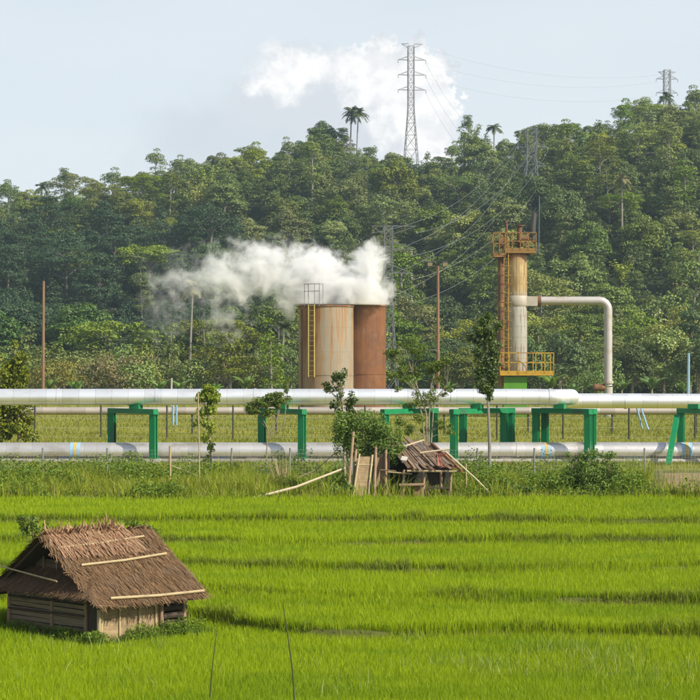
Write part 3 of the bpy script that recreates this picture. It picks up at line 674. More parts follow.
# ------------------------------------------------------------------ palms and banana plants
def palm(px, D, top_py, label, leaf='palm', nf=17, FL=3.6, base_z=None, lean=0.0, name='coconut_palm', tr_r=0.17, seed=1):
    rg = np.random.default_rng(seed); x = X(px, D); bz = float(hill_z(x, D)) if base_z is None else base_z; bz = max(bz, 0)
    Ht = Z(top_py, D) - bz
    root = thing(name, label, 'palm tree', (x - lean, D, bz), 'palms on the hill')
    tr = MB(); tt = np.linspace(0, 1, 9)
    tr.tube(np.stack([lean * tt ** 1.6, 0 * tt, Ht * tt - 0.3], 1), np.linspace(tr_r * 1.25, tr_r * 0.8, 9), 7)
    tr.build('trunk', M['palebark'], root, True)
    Vs = []; top = np.array((lean, 0, Ht - 0.3))
    for k in range(nf):
        az = k * 2.4 + rg.uniform(-0.3, 0.3); el = rg.uniform(-0.5, 1.25); L = FL * rg.uniform(0.85, 1.1)
        h = np.array((math.cos(az), math.sin(az), 0)); s = np.linspace(0.02, 1, 24)
        p = top + np.outer(L * s * math.cos(el) * (1 - 0.25 * s), h) + np.outer(L * (s * math.sin(el) - 0.55 * s ** 2 * (1.1 if el > 0 else 0.8)), (0, 0, 1))
        T = unit(np.gradient(p, axis=0)); sd = unit(np.cross(T, np.array((0, 0, 1.0)))); w = 0.9 * FL / 3.6 * np.sin(np.clip(s * 0.93 + 0.10, 0, 1) * math.pi) ** 0.6
        for sg in (-1, 1):
            dirn = unit(sd * sg * 0.85 + T * 0.55 + np.array((0, 0, -0.35)) + rg.normal(0, 0.12, (24, 3)))
            tip = p + dirn * w[:, None]; q = 0.075 * FL / 3.6 + 0.05
            Vs.append(np.stack([p - T * q, p + T * q, tip + T * 0.02, tip - T * 0.02], 1).reshape(-1, 3))
    V = np.concatenate(Vs); n = len(V) // 4
    fastmesh('crown', V, np.arange(len(V)), np.full(n, 4), M[leaf], root)
    return root
palm(351.5, 752, 111, 'taller of two palms together on the ridge above the tanks', FL=6.0, nf=22, tr_r=0.26, seed=3, lean=0.5)
palm(358.5, 748, 113, 'shorter right-hand palm of the pair on the ridge above the tanks', FL=5.8, nf=22, tr_r=0.24, seed=4, lean=0.8)
palm(42, 752, 186, 'small palm against the sky at the left end of the ridge', FL=5.2, tr_r=0.22, seed=5)
palm(494, 740, 127, 'palm on the ridge to the right of the tall pylon', FL=5.4, tr_r=0.22, seed=6)
palm(666, 745, 97, 'palm below the far pylon at the right of the ridge', FL=5.4, tr_r=0.22, seed=16)
palm(193, 395, 285, 'pale faded palm standing in the drifting steam', leaf='palm_dry', FL=4.3, tr_r=0.22, seed=7, lean=0.7, nf=20)
palm(284, 372, 326, 'dark palm at the hill foot just left of the tanks', FL=3.2, tr_r=0.2, seed=8, lean=0.5)
palm(622, 560, 178, 'grey withered palm with drooping fronds midway up the right slope', leaf='palm_dry', FL=4.2, tr_r=0.25, seed=9, nf=14)
palm(527, 600, 214, 'bright palm crown seen over the top of the separator tower', FL=3.4, tr_r=0.2, seed=12)

def banana_proto(seed):
    rg = np.random.default_rng(seed); Vs = []; 
    for k in range(8):
        az = k * 2.4 + rg.uniform(-0.4, 0.4); el = rg.uniform(1.0, 1.5); L = rg.uniform(1.6, 2.4); h = np.array((math.cos(az), math.sin(az), 0)); s = np.linspace(0, 1, 8)
        p = np.array((0, 0, 1.5)) + np.outer(L * s * math.cos(el) + 0.35 * s ** 2 * L, h) + np.outer(L * (s * math.sin(el) - 0.4 * s ** 3), (0, 0, 1))
        sd = unit(np.cross(h, np.array((0, 0, 1.0)))); w = 0.30 * np.sin(np.clip(s * 0.9 + 0.1, 0, 1) * math.pi) ** 0.7
        a = p + w[:, None] * sd + (0, 0, -0.0); b = p - w[:, None] * sd
        a[:, 2] -= w * 0.5; b[:, 2] -= w * 0.5
        for i in range(7):
            Vs.append(np.stack([p[i], p[i + 1], a[i + 1], a[i]])); Vs.append(np.stack([p[i], b[i], b[i + 1], p[i + 1]]))
    V = np.concatenate(Vs); o = fastmesh('crown', V, np.arange(len(V)), np.full(len(V) // 4, 4), M['banana'])
    tr = MB(); tr.tube([(0, 0, -0.2), (0.03, 0, 0.9), (0, 0, 1.8)], [0.14, 0.11, 0.07], 7); b = tr.build('stem', M['stem'])
    d = (o.data, b.data); bpy.data.objects.remove(o); bpy.data.objects.remove(b); return d
BP = [banana_proto(s) for s in (1, 2, 3)]
BLAB = ['beside the thin brown post', 'below the yellowish bushes', 'between bushes left of the young tree', 'under the olive bamboo by the pale post', 'directly behind the young pale-leaved tree', 'left of the rusty tanks', 'just left of the dark palm', 'left of the floodlight pole',
        'at the floodlight pole foot', 'under the separator tower rail', 'in front of the dark right-hand trees', 'by the vent pipe foot', 'left of the blue post', 'beside the blue post']
for i, px in enumerate([50, 76, 160, 180, 214, 246, 280, 412, 446, 552, 574, 622, 652, 684]):
    D = 322 + rng.uniform(-8, 12); o = thing('banana_plant', f'banana plant with upright pale leaves {BLAB[i]}', 'banana plant', (X(px, D), D, 0), 'banana plants at the hill foot', rng.uniform(0, 6))
    s = rng.uniform(1.15, 1.7); o.scale = (s, s, s); link('leaves', BP[i % 3][0], o); link('stem', BP[i % 3][1], o)

# ------------------------------------------------------------------ pylons and cables
def pylon(px, D, top_py, base_z, bw, tw, arms, label, mat, w=0.16, crown=None, waist=0.55):
    """square lattice mast; arms: (row, half width left px, half width right px)"""
    x = X(px, D); top = Z(top_py, D); H = top - base_z
    root = thing('lattice_pylon', label, 'pylon', (x, D, base_z), 'lattice pylons of the power line', rz=0.12)
    m = MB(); hw = lambda z: tw / 2 + (bw - tw) / 2 * max(0, 1 - z / (H * waist)) 
    zs = [0]; 
    while zs[-1] < H - 1.0: zs.append(min(H, zs[-1] + max(1.7, 1.25 * 2 * hw(zs[-1]))))
    cs = [(-1, -1), (1, -1), (1, 1), (-1, 1)]
    C = lambda z, c: np.array((c[0] * hw(z), c[1] * hw(z), z))
    for a, b in zip(zs[:-1], zs[1:]):
        for i in range(4):
            c, d = cs[i], cs[(i + 1) % 4]
            m.beam(C(a, c), C(b, c), w * 1.3); m.beam(C(a, c), C(b, d), w * 0.75); m.beam(C(a, d), C(b, c), w * 0.75); m.beam(C(b, c), C(b, d), w * 0.75)
    m.build('mast', mat, root)
    tips = []
    for py, l, r in arms:
        z = Z(py, D) - base_z; made = {}
        for sg, q in ((-1, l), (1, r)):
            if not q: continue
            a = MB(); tp = np.array((sg * q / F * D, 0, z))
            for yy in (-1, 1):
                h = hw(z); a.beam((sg * h, yy * h, z), tp, w * 0.8); a.beam((sg * h, yy * h, z + 1.3 if py > top_py + 6 else z - 1.4), tp, w * 0.7)
            made[sg] = a.build('cross_arm', mat, root)
            tips.append(((x + tp[0], D, base_z + z - 1.2), sg, py))
        for sg, q in ((-1, l), (1, r)):
            if q and py > top_py + 4:
                s = MB(); xx = sg * q / F * D
                s.lathe([(0.05, z + 0.05), (0.16, z - 0.1), (0.05, z - 0.3), (0.16, z - 0.5), (0.05, z - 0.7), (0.16, z - 0.9), (0.05, z - 1.2)], (xx, 0, 0), 8)
                s.build('insulator', M['greysteel'], made[sg])
    return tips
hz = lambda px, D: float(hill_z(X(px, D), D))
tA = pylon(411, 745, 44, hz(411, 745) - 1, 6.4, 2.2, [(44, 9.5, 12), (60, 13, 15), (75, 13, 15), (90, 13, 15)], 'tall lattice pylon on the ridge against the white cloud', M['pylonlit'], 0.19)
tB = pylon(667, 800, 70, hz(667, 800) - 1, 6.0, 2.4, [(72, 9, 9), (79, 11, 11), (93, 11, 11)], 'distant lattice pylon rising behind the ridge on the right', M['pylonlit'], 0.19)
tC = pylon(531, 640, 128, hz(531, 640) - 1, 5.0, 3.0, [(131, 9, 9), (147, 16, 17), (166, 16, 17), (184, 16, 17)], 'dark lattice pylon partway up the hill above the separator tower', M['pylon'], 0.2)
tD = pylon(388, 338, 226, 0, 3.4, 1.4, [(226, 17, 28), (249, 18, 24), (273, 18, 24), (296, 18, 24)], 'thin lattice pylon behind the rusty tanks', M['pylon'], 0.11)
def cable(a, b, sag, label, r):
    s = np.linspace(0, 1, 28)[:, None]; p = np.array(a) + (np.array(b) - np.array(a)) * s; p[:, 2] -= (4 * s * (1 - s) * sag)[:, 0]
    m = MB(); m.tube(p, r, 4); tag(m.build('power_line', M['cable']), label, 'power line', 'overhead power lines')
tips = lambda T, sg: sorted([q for q in T if q[1] == sg], key=lambda q: q[2])
RN = ['earth wire', 'top', 'middle', 'bottom']
for sg, nm in ((1, 'right'), (-1, 'left')):
    for i, (p, q) in enumerate(zip(tips(tD, sg), tips(tC, sg))):
        cable(p[0], q[0], 6, f'{RN[i]} {nm}-hand power line climbing from the tank pylon to the dark hillside pylon', 0.032)
for i, (p, q) in enumerate(zip(tips(tA, 1)[:3], tips(tB, -1))):
    cable(p[0], q[0], 5, f'{["uppermost", "second", "lowest"][i]} faint power line crossing the sky between the two ridge pylons', 0.018)
for i, (p, q) in enumerate(zip(tips(tA, 1)[1:], tips(tC, -1)[1:])):
    cable(p[0], q[0], 7, f'{RN[i + 1]} power line from the tall ridge pylon down to the dark hillside pylon', 0.035)

# ------------------------------------------------------------------ poles
def simple_pole(name, px, D, top, base, r, mat, label, cat):
    m = MB(); a = P(px, base, D); b = P(px + 0.6, top, D); a[2] -= 0.2
    m.tube([a, (a + b) / 2, b], [r * 1.15, r, r * 0.8], 8); return tag(m.build(name, mat, smooth=True), label, cat)
simple_pole('wooden_post', 43, 300, 281, 406, 0.21, M['polewood'], 'thin brown wooden post standing alone before the dark hillside', 'pole')
simple_pole('blue_post', 688, 262, 353, 411, 0.20, M['palepaint'], 'short pale blue post behind the pipes by the dark right-hand trees', 'post')
simple_pole('pale_post', 171, 300, 378, 406, 0.16, M['conc'], 'short pale post at the hill foot behind the front pipe', 'post')
root = thing('floodlight_pole', 'brown pole with two floodlights between the tanks and the tower', 'lamp pole', (X(438, 262), 262, 0))
D = 262; z1 = Z(266, D)
m = MB(); m.tube([(0, 0, -0.2), (0, 0, 6), (0, 0, z1)], [0.25, 0.22, 0.16], 8); m.build('pole', M['polewood'], root, True)
m = MB(); m.beam((-1.1, 0, z1 - 0.1), (1.0, 0, z1 + 0.1), 0.09); m.build('cross_bar', M['darksteel'], root)
for dx_ in (-1.05, 0.92):
    m = MB(); m.box((dx_, -0.12, z1 + 0.28), (0.72, 0.34, 0.52), Matrix.Rotation(0.5, 3, 'X')); h = m.build('floodlight', M['darksteel'], root)
    m = MB(); m.box((dx_, -0.30, z1 + 0.17), (0.62, 0.04, 0.42), Matrix.Rotation(0.5, 3, 'X')); m.build('lens', M['bamboo_pale'], h)

# ------------------------------------------------------------------ twin steam silencer tanks
TD = 250.0
def tank(name, px, rpx, D, top, label, mat, ladder):
    r = rpx / F * D; H = Z(top, D)
    root = thing(name, label, 'tank', (X(px, D), D, 0), 'twin rusty steam tanks')
    m = MB(); m.lathe([(r, -0.3), (r, H), (r - 0.12, H), (r - 0.12, H - 3), (0, H - 3.01)], seg=72); m.build('shell', mat, root, True)
    m = MB(); m.lathe([(r + 0.002, H - 0.16), (r + 0.10, H - 0.16), (r + 0.10, H + 0.05), (r - 0.14, H + 0.05), (r - 0.14, H - 0.16)], seg=72); m.build('rim', M['rust'], root, True)
    for z in (H * 0.36,):
        m = MB(); m.lathe([(r + 0.003, z - 0.06), (r + 0.05, z - 0.06), (r + 0.05, z + 0.06), (r + 0.003, z + 0.06)], seg=72); m.build('stiffener_ring', mat, root, True)
    if ladder:
        a0 = math.radians(-118); ox, oy = (r + 0.28) * math.cos(a0) , (r + 0.28) * math.sin(a0)
        tx = np.array((-math.sin(a0), math.cos(a0), 0)); c = np.array((ox, oy, 0)); m = MB()
        for s in (-0.42, 0.42): m.beam(c + tx * s + (0, 0, Z(377, D)), c + tx * s + (0, 0, H + 0.05), 0.11)
        lad = m.build('ladder', M['ladder'], root)
        for i, z in enumerate(np.arange(Z(377, D) + 0.15, H, 0.62)):
            m = MB(); m.beam(c - tx * 0.40 + (0, 0, z), c + tx * 0.40 + (0, 0, z), 0.08); m.build('rung', M['ladder'], lad)
        m = MB()
        zt = Z(285, D)
        for s in (-1.0, -0.42, 0.42, 1.1): m.beam(c + tx * s + (0, 0, H - 0.1), c + tx * s + (0, 0, zt), 0.085)
        for z in (zt, zt - 0.9):
            m.beam(c - tx * 1.1 + (0, 0, z), c + tx * 1.15 + (0, 0, z), 0.075)
        d2 = np.array((math.cos(a0), math.sin(a0), 0)) * -0.9
        for s in (-1.0, 1.1): m.beam(c + tx * s + (0, 0, zt), c + tx * s + d2 + (0, 0, zt), 0.075); m.beam(c + tx * s + d2 + (0, 0, zt), c + tx * s + d2 + (0, 0, H), 0.075)
        m.build('guard_rail', M['greysteel'], root)
        # riser pipe on the left flank
        a1 = math.radians(-150); p = np.array(((r + 0.2) * math.cos(a1), (r + 0.2) * math.sin(a1), 0)); m = MB(); m.tube([p, p + (0, 0, H - 0.4)], 0.17, 8); m.build('riser_pipe', M['tank_l'], root, True)
    return root
tank('steam_tank', 326, 27.5, TD, 306, 'left rusty-streaked pale steam tank with a yellow ladder', M['tank_l'], True)
tank('steam_tank', 361.5, 24.5, TD + 5.2, 305.6, 'right rust-brown steam tank beside the ladder tank', M['tank_r'], False)

# ------------------------------------------------------------------ separator tower
D = 230.0; s_ = D / F
root = thing('separator_tower', 'rust-streaked separator tower with yellow railings and bent vent pipe', 'tower', (X(516.5, D), D, 0))
zz = lambda py: Z(py, D); xx = lambda px: (px - 516.5) * s_
r = 10.6 * s_; zb = zz(374); zt = zz(256)
m = MB(); prof = [(r * 0.8, zb - 0.4), (r, zb)] + [(r, zt)] + [(r * math.cos(a), zt + 0.75 * r * math.sin(a)) for a in np.linspace(0.15, math.pi / 2 - 0.01, 8)]
m.lathe(prof, seg=48); m.build('shell', M['tower'], root, True)
m = MB(); m.lathe([(r * 1.04, zz(306)), (r * 1.10, zz(305)), (r * 1.10, zz(297)), (r * 1.04, zz(296))], seg=48)
m.lathe([(r * 1.003, zz(307)), (r * 1.05, zz(306))], seg=48); m.build('collar', M['nozzle'], root, True)
m = MB(); m.box(((xx(524) + xx(537)) / 2, -0.1, (zz(296.5) + zz(306)) / 2), (xx(537) - xx(524), 1.35, zz(296.5) - zz(306))); m.build('nozzle', M['nozzle'], root)
m = MB(); a = np.array((xx(537), -0.1, zz(300.8))); m.tube([a, a + (0.42, 0, 0)], 0.60, 20); m.build('flange', M['rust'], root, True)
pr = 4.2 * s_; zc = zz(300.8); xv = xx(608); R = 1.05
arc = [(xv - R + R * math.sin(t_), -0.1, zc - R + R * math.cos(t_)) for t_ in np.linspace(0, math.pi / 2, 10)]
m = MB(); m.tube([(xx(540), -0.1, zc), (xx(570), -0.1, zc)] + arc + [(xv, -0.1, 5), (xv, -0.1, zz(386))], pr, 20); vp = m.build('vent_pipe', M['vent'], root, True)
m = MB(); m.tube([(xv, -0.1, zz(381)), (xv, -0.1, zz(383.5))], pr * 1.28, 20); m.build('flange', M['nozzle'], vp, True)
m = MB(); m.tube([(xv, -0.1, zz(387)), (xv, -0.1, -0.2)], pr * 1.1, 20); m.build('riser', M['conc'], vp, True)
m = MB(); m.tube([(xv - 1.6, -0.1, zz(387.5)), (xv - 0.3, -0.1, zz(387.5))], 0.42, 14); m.build('valve', M['rust'], vp, True)
# rusty riser and ladder on the left flank
m = MB(); m.tube([(xx(501), -0.3, 3.5), (xx(501), -0.3, zt - 0.2)], 0.40, 14); m.build('riser_pipe', M['rust'], root, True)
lad = None; m = MB()
for px in (503.2, 507.4): m.beam((xx(px), -1.35, zz(376)), (xx(px), -1.35, zz(240)), 0.09)
lad = m.build('ladder', M['yellow'], root)
for py in np.arange(375, 256, -3.4):
    m = MB(); m.beam((xx(503.2) + 0.05, -1.35, zz(py)), (xx(507.4) - 0.05, -1.35, zz(py)), 0.05); m.build('rung', M['railrust'], lad)
m = MB()
for py in np.arange(366, 262, -9.0):
    p = [(xx(505.3) + 0.62 * math.cos(a), -1.35 - 0.62 * math.sin(a), zz(py)) for a in np.linspace(-0.1, math.pi + 0.1, 9)]; m.tube(p, 0.045, 4)
for a in (0.3, 1.1, 2.0, 2.85):
    q = (xx(505.3) + 0.62 * math.cos(a), -1.35 - 0.62 * math.sin(a)); m.beam((*q, zz(366)), (*q, zz(262)), 0.04)
m.build('safety_cage', M['railrust'], root)
def platform(x0, x1, y0, y1, zf, rail_h, nposts, mat, fmat, name='platform', th=0.28):
    m = MB(); m.box(((x0 + x1) / 2, (y0 + y1) / 2, zf - th / 2), (x1 - x0, y1 - y0, th)); pl = m.build(name, fmat, root)
    m = MB()
    for z in (zf + rail_h, zf + rail_h * 0.52):
        for a, b in (((x0, y0), (x1, y0)), ((x0, y1), (x1, y1)), ((x0, y0), (x0, y1)), ((x1, y0), (x1, y1))): m.beam((*a, z), (*b, z), 0.095)
    for i in range(nposts):
        x = x0 + (x1 - x0) * i / (nposts - 1)
        for y in (y0, y1): m.beam((x, y, zf), (x, y, zf + rail_h), 0.095)
    m.box(((x0 + x1) / 2, y0, zf + 0.12), (x1 - x0, 0.03, 0.24))
    m.build('railing', mat, pl); return pl
platform(xx(499), xx(552), -1.9, 1.6, zz(373), zz(353) - zz(373), 7, M['yellow'], M['yellow'])
platform(xx(504), xx(535), -1.5, 1.5, zz(251), zz(233.5) - zz(251), 5, M['railrust'], M['railrust'], th=0.32)
platform(xx(492.5), xx(504.5), -1.7, 0.6, zz(256), zz(233.5) - zz(256), 3, M['railrust'], M['rust'], 'landing', 0.2)
m = MB(); m.box((0, 0, zz(254.2)), (r * 2.4, 1.0, 0.3)); m.build('platform_beam', M['darksteel'], root)
m = MB(); m.tube([(xx(519.5), 0, zt + 1.0), (xx(519.5), 0, zz(226))], 0.30, 12); m.tube([(xx(519.5), 0, zz(243)), (xx(519.5), 0, zz(241.4))], 0.6, 12); m.tube([(xx(519.5), 0, zz(246)), (xx(519.5), 0, zz(244.5))], 0.6, 12)
m.tube([(xx(519.5), 0, zz(226)), (xx(519.5), 0, zz(225.2))], 0.55, 12); m.tube([(xx(519.5), 0, zz(239)), (xx(533), 0, zz(239))], 0.3, 10); m.build('relief_valve', M['rust'], root, True)
m = MB(); m.tube([(xx(532.5), 0, zz(240)), (xx(532.8), 0, zz(226)), (xx(534.2), 0, zz(213))], [0.34, 0.36, 0.30], 10); m.build('vent_stack', M['darksteel'], root, True)
m = MB(); m.tube([(xx(538.8), 0.2, zz(253)), (xx(539.5), 0.2, zz(196))], 0.07, 6); m.beam((xx(534), 0.2, zz(251.5)), (xx(539.5), 0.2, zz(251.5)), 0.12); m.build('lightning_rod', M['dimblue'], root)
m = MB(); m.tube([(xx(506.8), 0.3, zz(256)), (xx(506.8), 0.3, zz(222.5))], 0.13, 8); m.box((xx(506.8), 0.3, zz(221.5)), (0.3, 0.3, 0.25)); m.build('gauge_pipe', M['rust'], root)
m = MB(); m.box((xx(503), 0, zz(243)), (0.7, 0.7, 1.2)); m.build('valve_box', M['rust'], root)
m = MB(); m.box((xx(514.5), 0, zz(376.5) / 2 - 0.6), (23 * s_, 2.6, zz(376.5) + 1.2 - 0.02)); m.build('skirt_base', M['limegreen'], root)
m = MB()
for px in (505, 524): m.tube([(xx(px), -0.9, zz(376.4)), (xx(px), -0.9, zb - 0.15)], 0.34, 10)
m.build('base_bolt', M['rust'], root, True)

# ------------------------------------------------------------------ pipelines
def arc_pts(c, r, a0, a1, n=8): return [(c[0] + r * math.cos(a), c[1] + r * math.sin(a)) for a in np.linspace(a0, a1, n)]
PD = 116.0
rU = 8.1 / F * PD; zU = Z(397, PD)
D2 = 127.0; z2 = Z(400.8, D2)
bx = X(577, PD) - 0.2; b2 = bx
path = [(-70, PD + 0.0, zU), (-20, PD, zU)]
for px in np.linspace(120, 540, 8): path.append((X(px, PD), PD, zU + 0.0))
R1 = 1.25
for a in np.linspace(-math.pi / 2, 0, 9): path.append((bx - R1 + R1 * math.cos(a), PD + R1 + R1 * math.sin(a), zU - 0.02))
yb = D2 - R1
path += [(bx, PD + R1 + 1.5, zU - 0.03), (bx, yb - 1.5, z2 + 0.03)]
for a in np.linspace(math.pi, math.pi / 2, 9): path.append((bx + R1 + R1 * math.cos(a), yb + R1 * math.sin(a), z2))
path += [(bx + 4, D2, z2), (X(700, D2), D2, z2 - 0.02), (75, D2, z2 - 0.1)]
m = MB(); m.tube(path, rU, 28); tag(m.build('steam_pipe', M['clad'], smooth=True), 'shining upper steam pipe on green supports, stepping back near the tower', 'pipe')
pipe_ = bpy.data.objects['steam_pipe']
for x in list(np.arange(-34, 12, 5.7)) + [17.5, 23.2, 28.9]:
    yy, zc_ = (PD, zU) if x < 12 else (D2, z2 - 0.03)
    m = MB(); m.tube([(x - 0.07, yy, zc_), (x + 0.07, yy, zc_)], rU + 0.022, 28, False); m.build('cladding_band', M['clad'], pipe_, True)
# lower pipe
LDp = 116.0; rL = 9.0 / F * LDp; zL = Z(451.5, LDp)
root = thing('hot_water_pipe', 'wide dull silver pipe with painted bands running low along the ground', 'pipe', (0, LDp, 0))
m = MB(); m.tube([(-70, 0, zL), (-30, 0, zL), (X(440, LDp), 0, zL), (X(500, LDp), 0, zL + 0.02), (X(517, LDp), 0.0, zL + 0.02), (30, 0, zL), (75, 0, zL)], rL, 28); m.build('pipe_cladding', M['clad2'], root, True)
for px in (76, 546, 686):
    x = X(px, LDp)
    m = MB(); m.tube([(x - 0.30, 0, zL), (x + 0.30, 0, zL)], rL + 0.012, 28, False); b = m.build('painted_band', M['lightblue'], root, True)
    m = MB(); m.tube([(x - 0.09, 0, zL), (x + 0.09, 0, zL)], rL + 0.022, 28, False); m.build('yellow_stripe', M['yellowband'], b, True)
m = MB(); m.tube([(X(517, LDp) - 0.06, 0, zL), (X(517, LDp) + 0.06, 0, zL)], rL + 0.03, 28, False); m.build('joint_ring', M['clad2'], root, True)
for px, c in ((68, 'blue'), (219, 'blue'), (252, 'conc'), (400, 'conc'), (549, 'blue'), (634, 'blue'), (506, 'conc')):
    x = X(px, LDp)
    m = MB(); m.box((x, 0, (zL - rL) / 2 - 0.02), (1.1 if c == 'blue' else 0.7, 0.8, zL - rL + 0.10)); m.build('pipe_cradle', M[c], root)
# thin pipe running below and in front
root = thing('drain_pipe', 'thin pale pipe running beneath the wide low pipe', 'pipe', (0, LDp - 0.62, 0))
m = MB(); zt_ = Z(461.2, LDp - 0.62); m.tube([(-70, 0, zt_), (0, 0, zt_), (75, 0, zt_)], 0.15, 14); m.build('pipe_run', M['thin'], root, True)
for px in np.arange(-20, 730, 95):
    m = MB(); m.box((X(px, LDp), 0, (zt_ - 0.15) / 2), (0.12, 0.12, zt_ - 0.15 + 0.02)); m.build('prop', M['darkpost'], root)
# rear pipe
RDp = 168.0
root = thing('rear_pipe', 'old brownish pipe on low posts behind the shining pipe', 'pipe', (0, RDp, 0))
m = MB(); zr = Z(411, RDp); m.tube([(X(-300, RDp), 0, zr), (0, 0, zr), (X(1000, RDp), 0, zr)], 3.9 / F * RDp, 22); m.build('pipe_run', M['clad3'], root, True)
for px in np.arange(-60, 780, 84):
    m = MB(); m.box((X(px, RDp), 0, (zr - 0.3) / 2), (0.16, 0.16, zr - 0.3)); m.build('pipe_post', M['darkpost'], root)
# green portal supports
def support(cols, beams, saddle, label, brace=None):
    """cols: (px, distance); beams: pairs of columns; saddle px"""
    D0 = PD; root = thing('pipe_support', label, 'pipe support', (0, 0, 0), 'green steel pipe supports')
    R = Matrix.Rotation(-0.42, 3, 'Z'); zt = Z(413.5, D0); w = 0.37
    tops = []
    for px, d in cols:
        x = X(px, d); m = MB()
        # H section: two flanges and a web
        Rn = np.array(R)
        for off, sz in (((0, -w / 2 + 0.04, 0), (w, 0.08, zt - 0.02)), ((0, w / 2 - 0.04, 0), (w, 0.08, zt - 0.02)), ((0, 0, 0), (0.16, w - 0.161, zt - 0.02))):
            m.box(np.array((x, d, zt / 2 + 0.01)) + Rn @ np.array(off), sz, R)
        lg = m.build('leg', M['green'], root)
        m = MB(); m.box((x, d, 0.06), (0.8, 0.8, 0.5)); m.build('footing', M['conc'], lg)
        m = MB(); m.box((x, d, 0.325), (0.56, 0.56, 0.03), R); m.box((x, d, zt - 0.02), (0.5, 0.5, 0.03), R)
        for sx in (-1, 1):
            for sy in (-1, 1): q_ = Rn @ np.array((sx * 0.22, sy * 0.22, 0)); m.tube([(x + q_[0], d + q_[1], 0.34), (x + q_[0], d + q_[1], 0.42)], 0.03, 6)
        m.build('base_plate', M['green'], lg)
        tops.append((x, d))
    for i, j in beams:
        a = np.array((*tops[i], zt + 0.14)); b = np.array((*tops[j], zt + 0.14)); e = (b - a) / np.linalg.norm(b - a) * 0.22
        m = MB(); m.beam(a - e, b + e, 0.34, 0.28); m.build('cross_beam', M['green'], root)
    if saddle:
        m = MB(); zs = zt + 0.28; m.box((X(saddle, D0), D0, (zs + zU - rU + 0.06) / 2 + 0.002), (0.62, 0.5, zU - rU + 0.06 - zs), Matrix.Rotation(-0.42, 3, 'Z')); m.build('saddle', M['green'], root)
    if brace:
        m = MB(); m.beam(P(*brace[0]), P(*brace[1]), 0.30, 0.22); m.build('brace', M['green'], root)
    return root
FL, RL = 114.6, 117.6
support([(112, RL), (153.5, FL)], [(0, 1)], 136, 'green pipe support farthest left, in open grass')
support([(262, RL), (302, FL)], [(0, 1)], 282, 'green pipe support behind the thin forked sapling')
support([(385, FL), (434, RL)], [(0, 1)], 409, 'green pipe support behind the shrub and ruined shack')
support([(454, FL), (504, RL), (463, RL + 0.5), (511, RL + 1.0)], [(0, 1), (2, 3)], 477, 'green double pipe support just right of the ruined shack')
support([(588, FL), (536, RL), (545, RL + 1.0), (592.5, FL + 1.0)], [(0, 1), (2, 3)], 560, 'green double pipe support behind the sprawling bush')
support([(681, RL), (712, FL)], [(0, 1)], 694, 'green pipe support farthest right, with a slanting brace', brace=((677, 416, 116.5), (668, 466, 113.5)))

# blue slanting struts behind the pipes, and the small pale blue stile on the left
root = thing('slanting_struts', 'pair of pale blue slanting struts in the field under the right pipe', 'strut', (0, 0, 0))
for a, b in (((637, 408, 150), (642, 428, 150)), ((641, 408, 150.5), (648.5, 430, 149))):
    m = MB(); m.tube([P(*a), P(*b)], 0.075, 6); m.build('strut', M['palepaint'], root)
root = thing('field_stile', 'small pale blue steel stile in the field behind the left pipe', 'stile', (0, 0, 0))
for px in (173, 176.5):
    m = MB(); m.tube([P(px, 405, 156), P(px, 425, 156)], 0.08, 6); m.build('upright', M['palepaint'], root)
m = MB()
for py in (409, 413, 417, 421): m.beam(P(173.4, py, 156), P(176.1, py, 156), 0.06)
m.build('steps', M['palepaint'], root)

# ------------------------------------------------------------------ fences
FD = 94.0
root = thing('wire_fence', 'wire mesh fence on thin grey posts along the near side of the pipes', 'fence', (0, FD, 0))
pp = [-84, -20, 43, 107, 170, 231, 290, 352, 414, 477, 534, 588, 645, 708, 770]
for i, px in enumerate(pp):
    x = X(px, FD); gz = float(ground_z(x, FD)); m = MB(); m.tube([(x, 0, gz - 0.2), (x + rng.normal(0, 0.015), 0, Z(448, FD))], 0.045, 8); m.build('post', M['post'], root, True)
def rib(mb, pts, r):
    mb.tube(pts, r, 3, False)
m = MB(); xa, xb = X(-84, FD), X(770, FD)
xs_ = np.linspace(xa, xb, 60)
for z in np.linspace(0.15, Z(450, FD), 9): rib(m, np.stack([xs_, np.full(60, -0.02), z + 0.02 * np.sin(xs_ * 2.1)], 1), 0.0045)
for x in np.arange(xa, xb, 0.15): rib(m, [(x, -0.025, 0.1), (x, -0.025, Z(450, FD))], 0.0035)
tag(m.build('wire_mesh', M['wire'], root))
BDp = 154.0
root = thing('back_fence', 'sparse dark-posted wire fence across the field behind the pipes', 'fence', (0, BDp, 0))
for px in np.arange(-31, 760, 66):
    x = X(px, BDp); m = MB(); m.tube([(x, 0, -0.2), (x, 0, Z(405, BDp))], 0.075, 6); m.build('post', M['darkpost'], root, True)
for py in (437, 428, 418):
    m = MB(); xs_ = np.linspace(X(-31, BDp), X(755, BDp), 60); m.tube(np.stack([xs_, 0 * xs_, Z(py, BDp) + 0.03 * np.sin(xs_)], 1), 0.012, 3, False); m.build('wire', M['wire'], root)

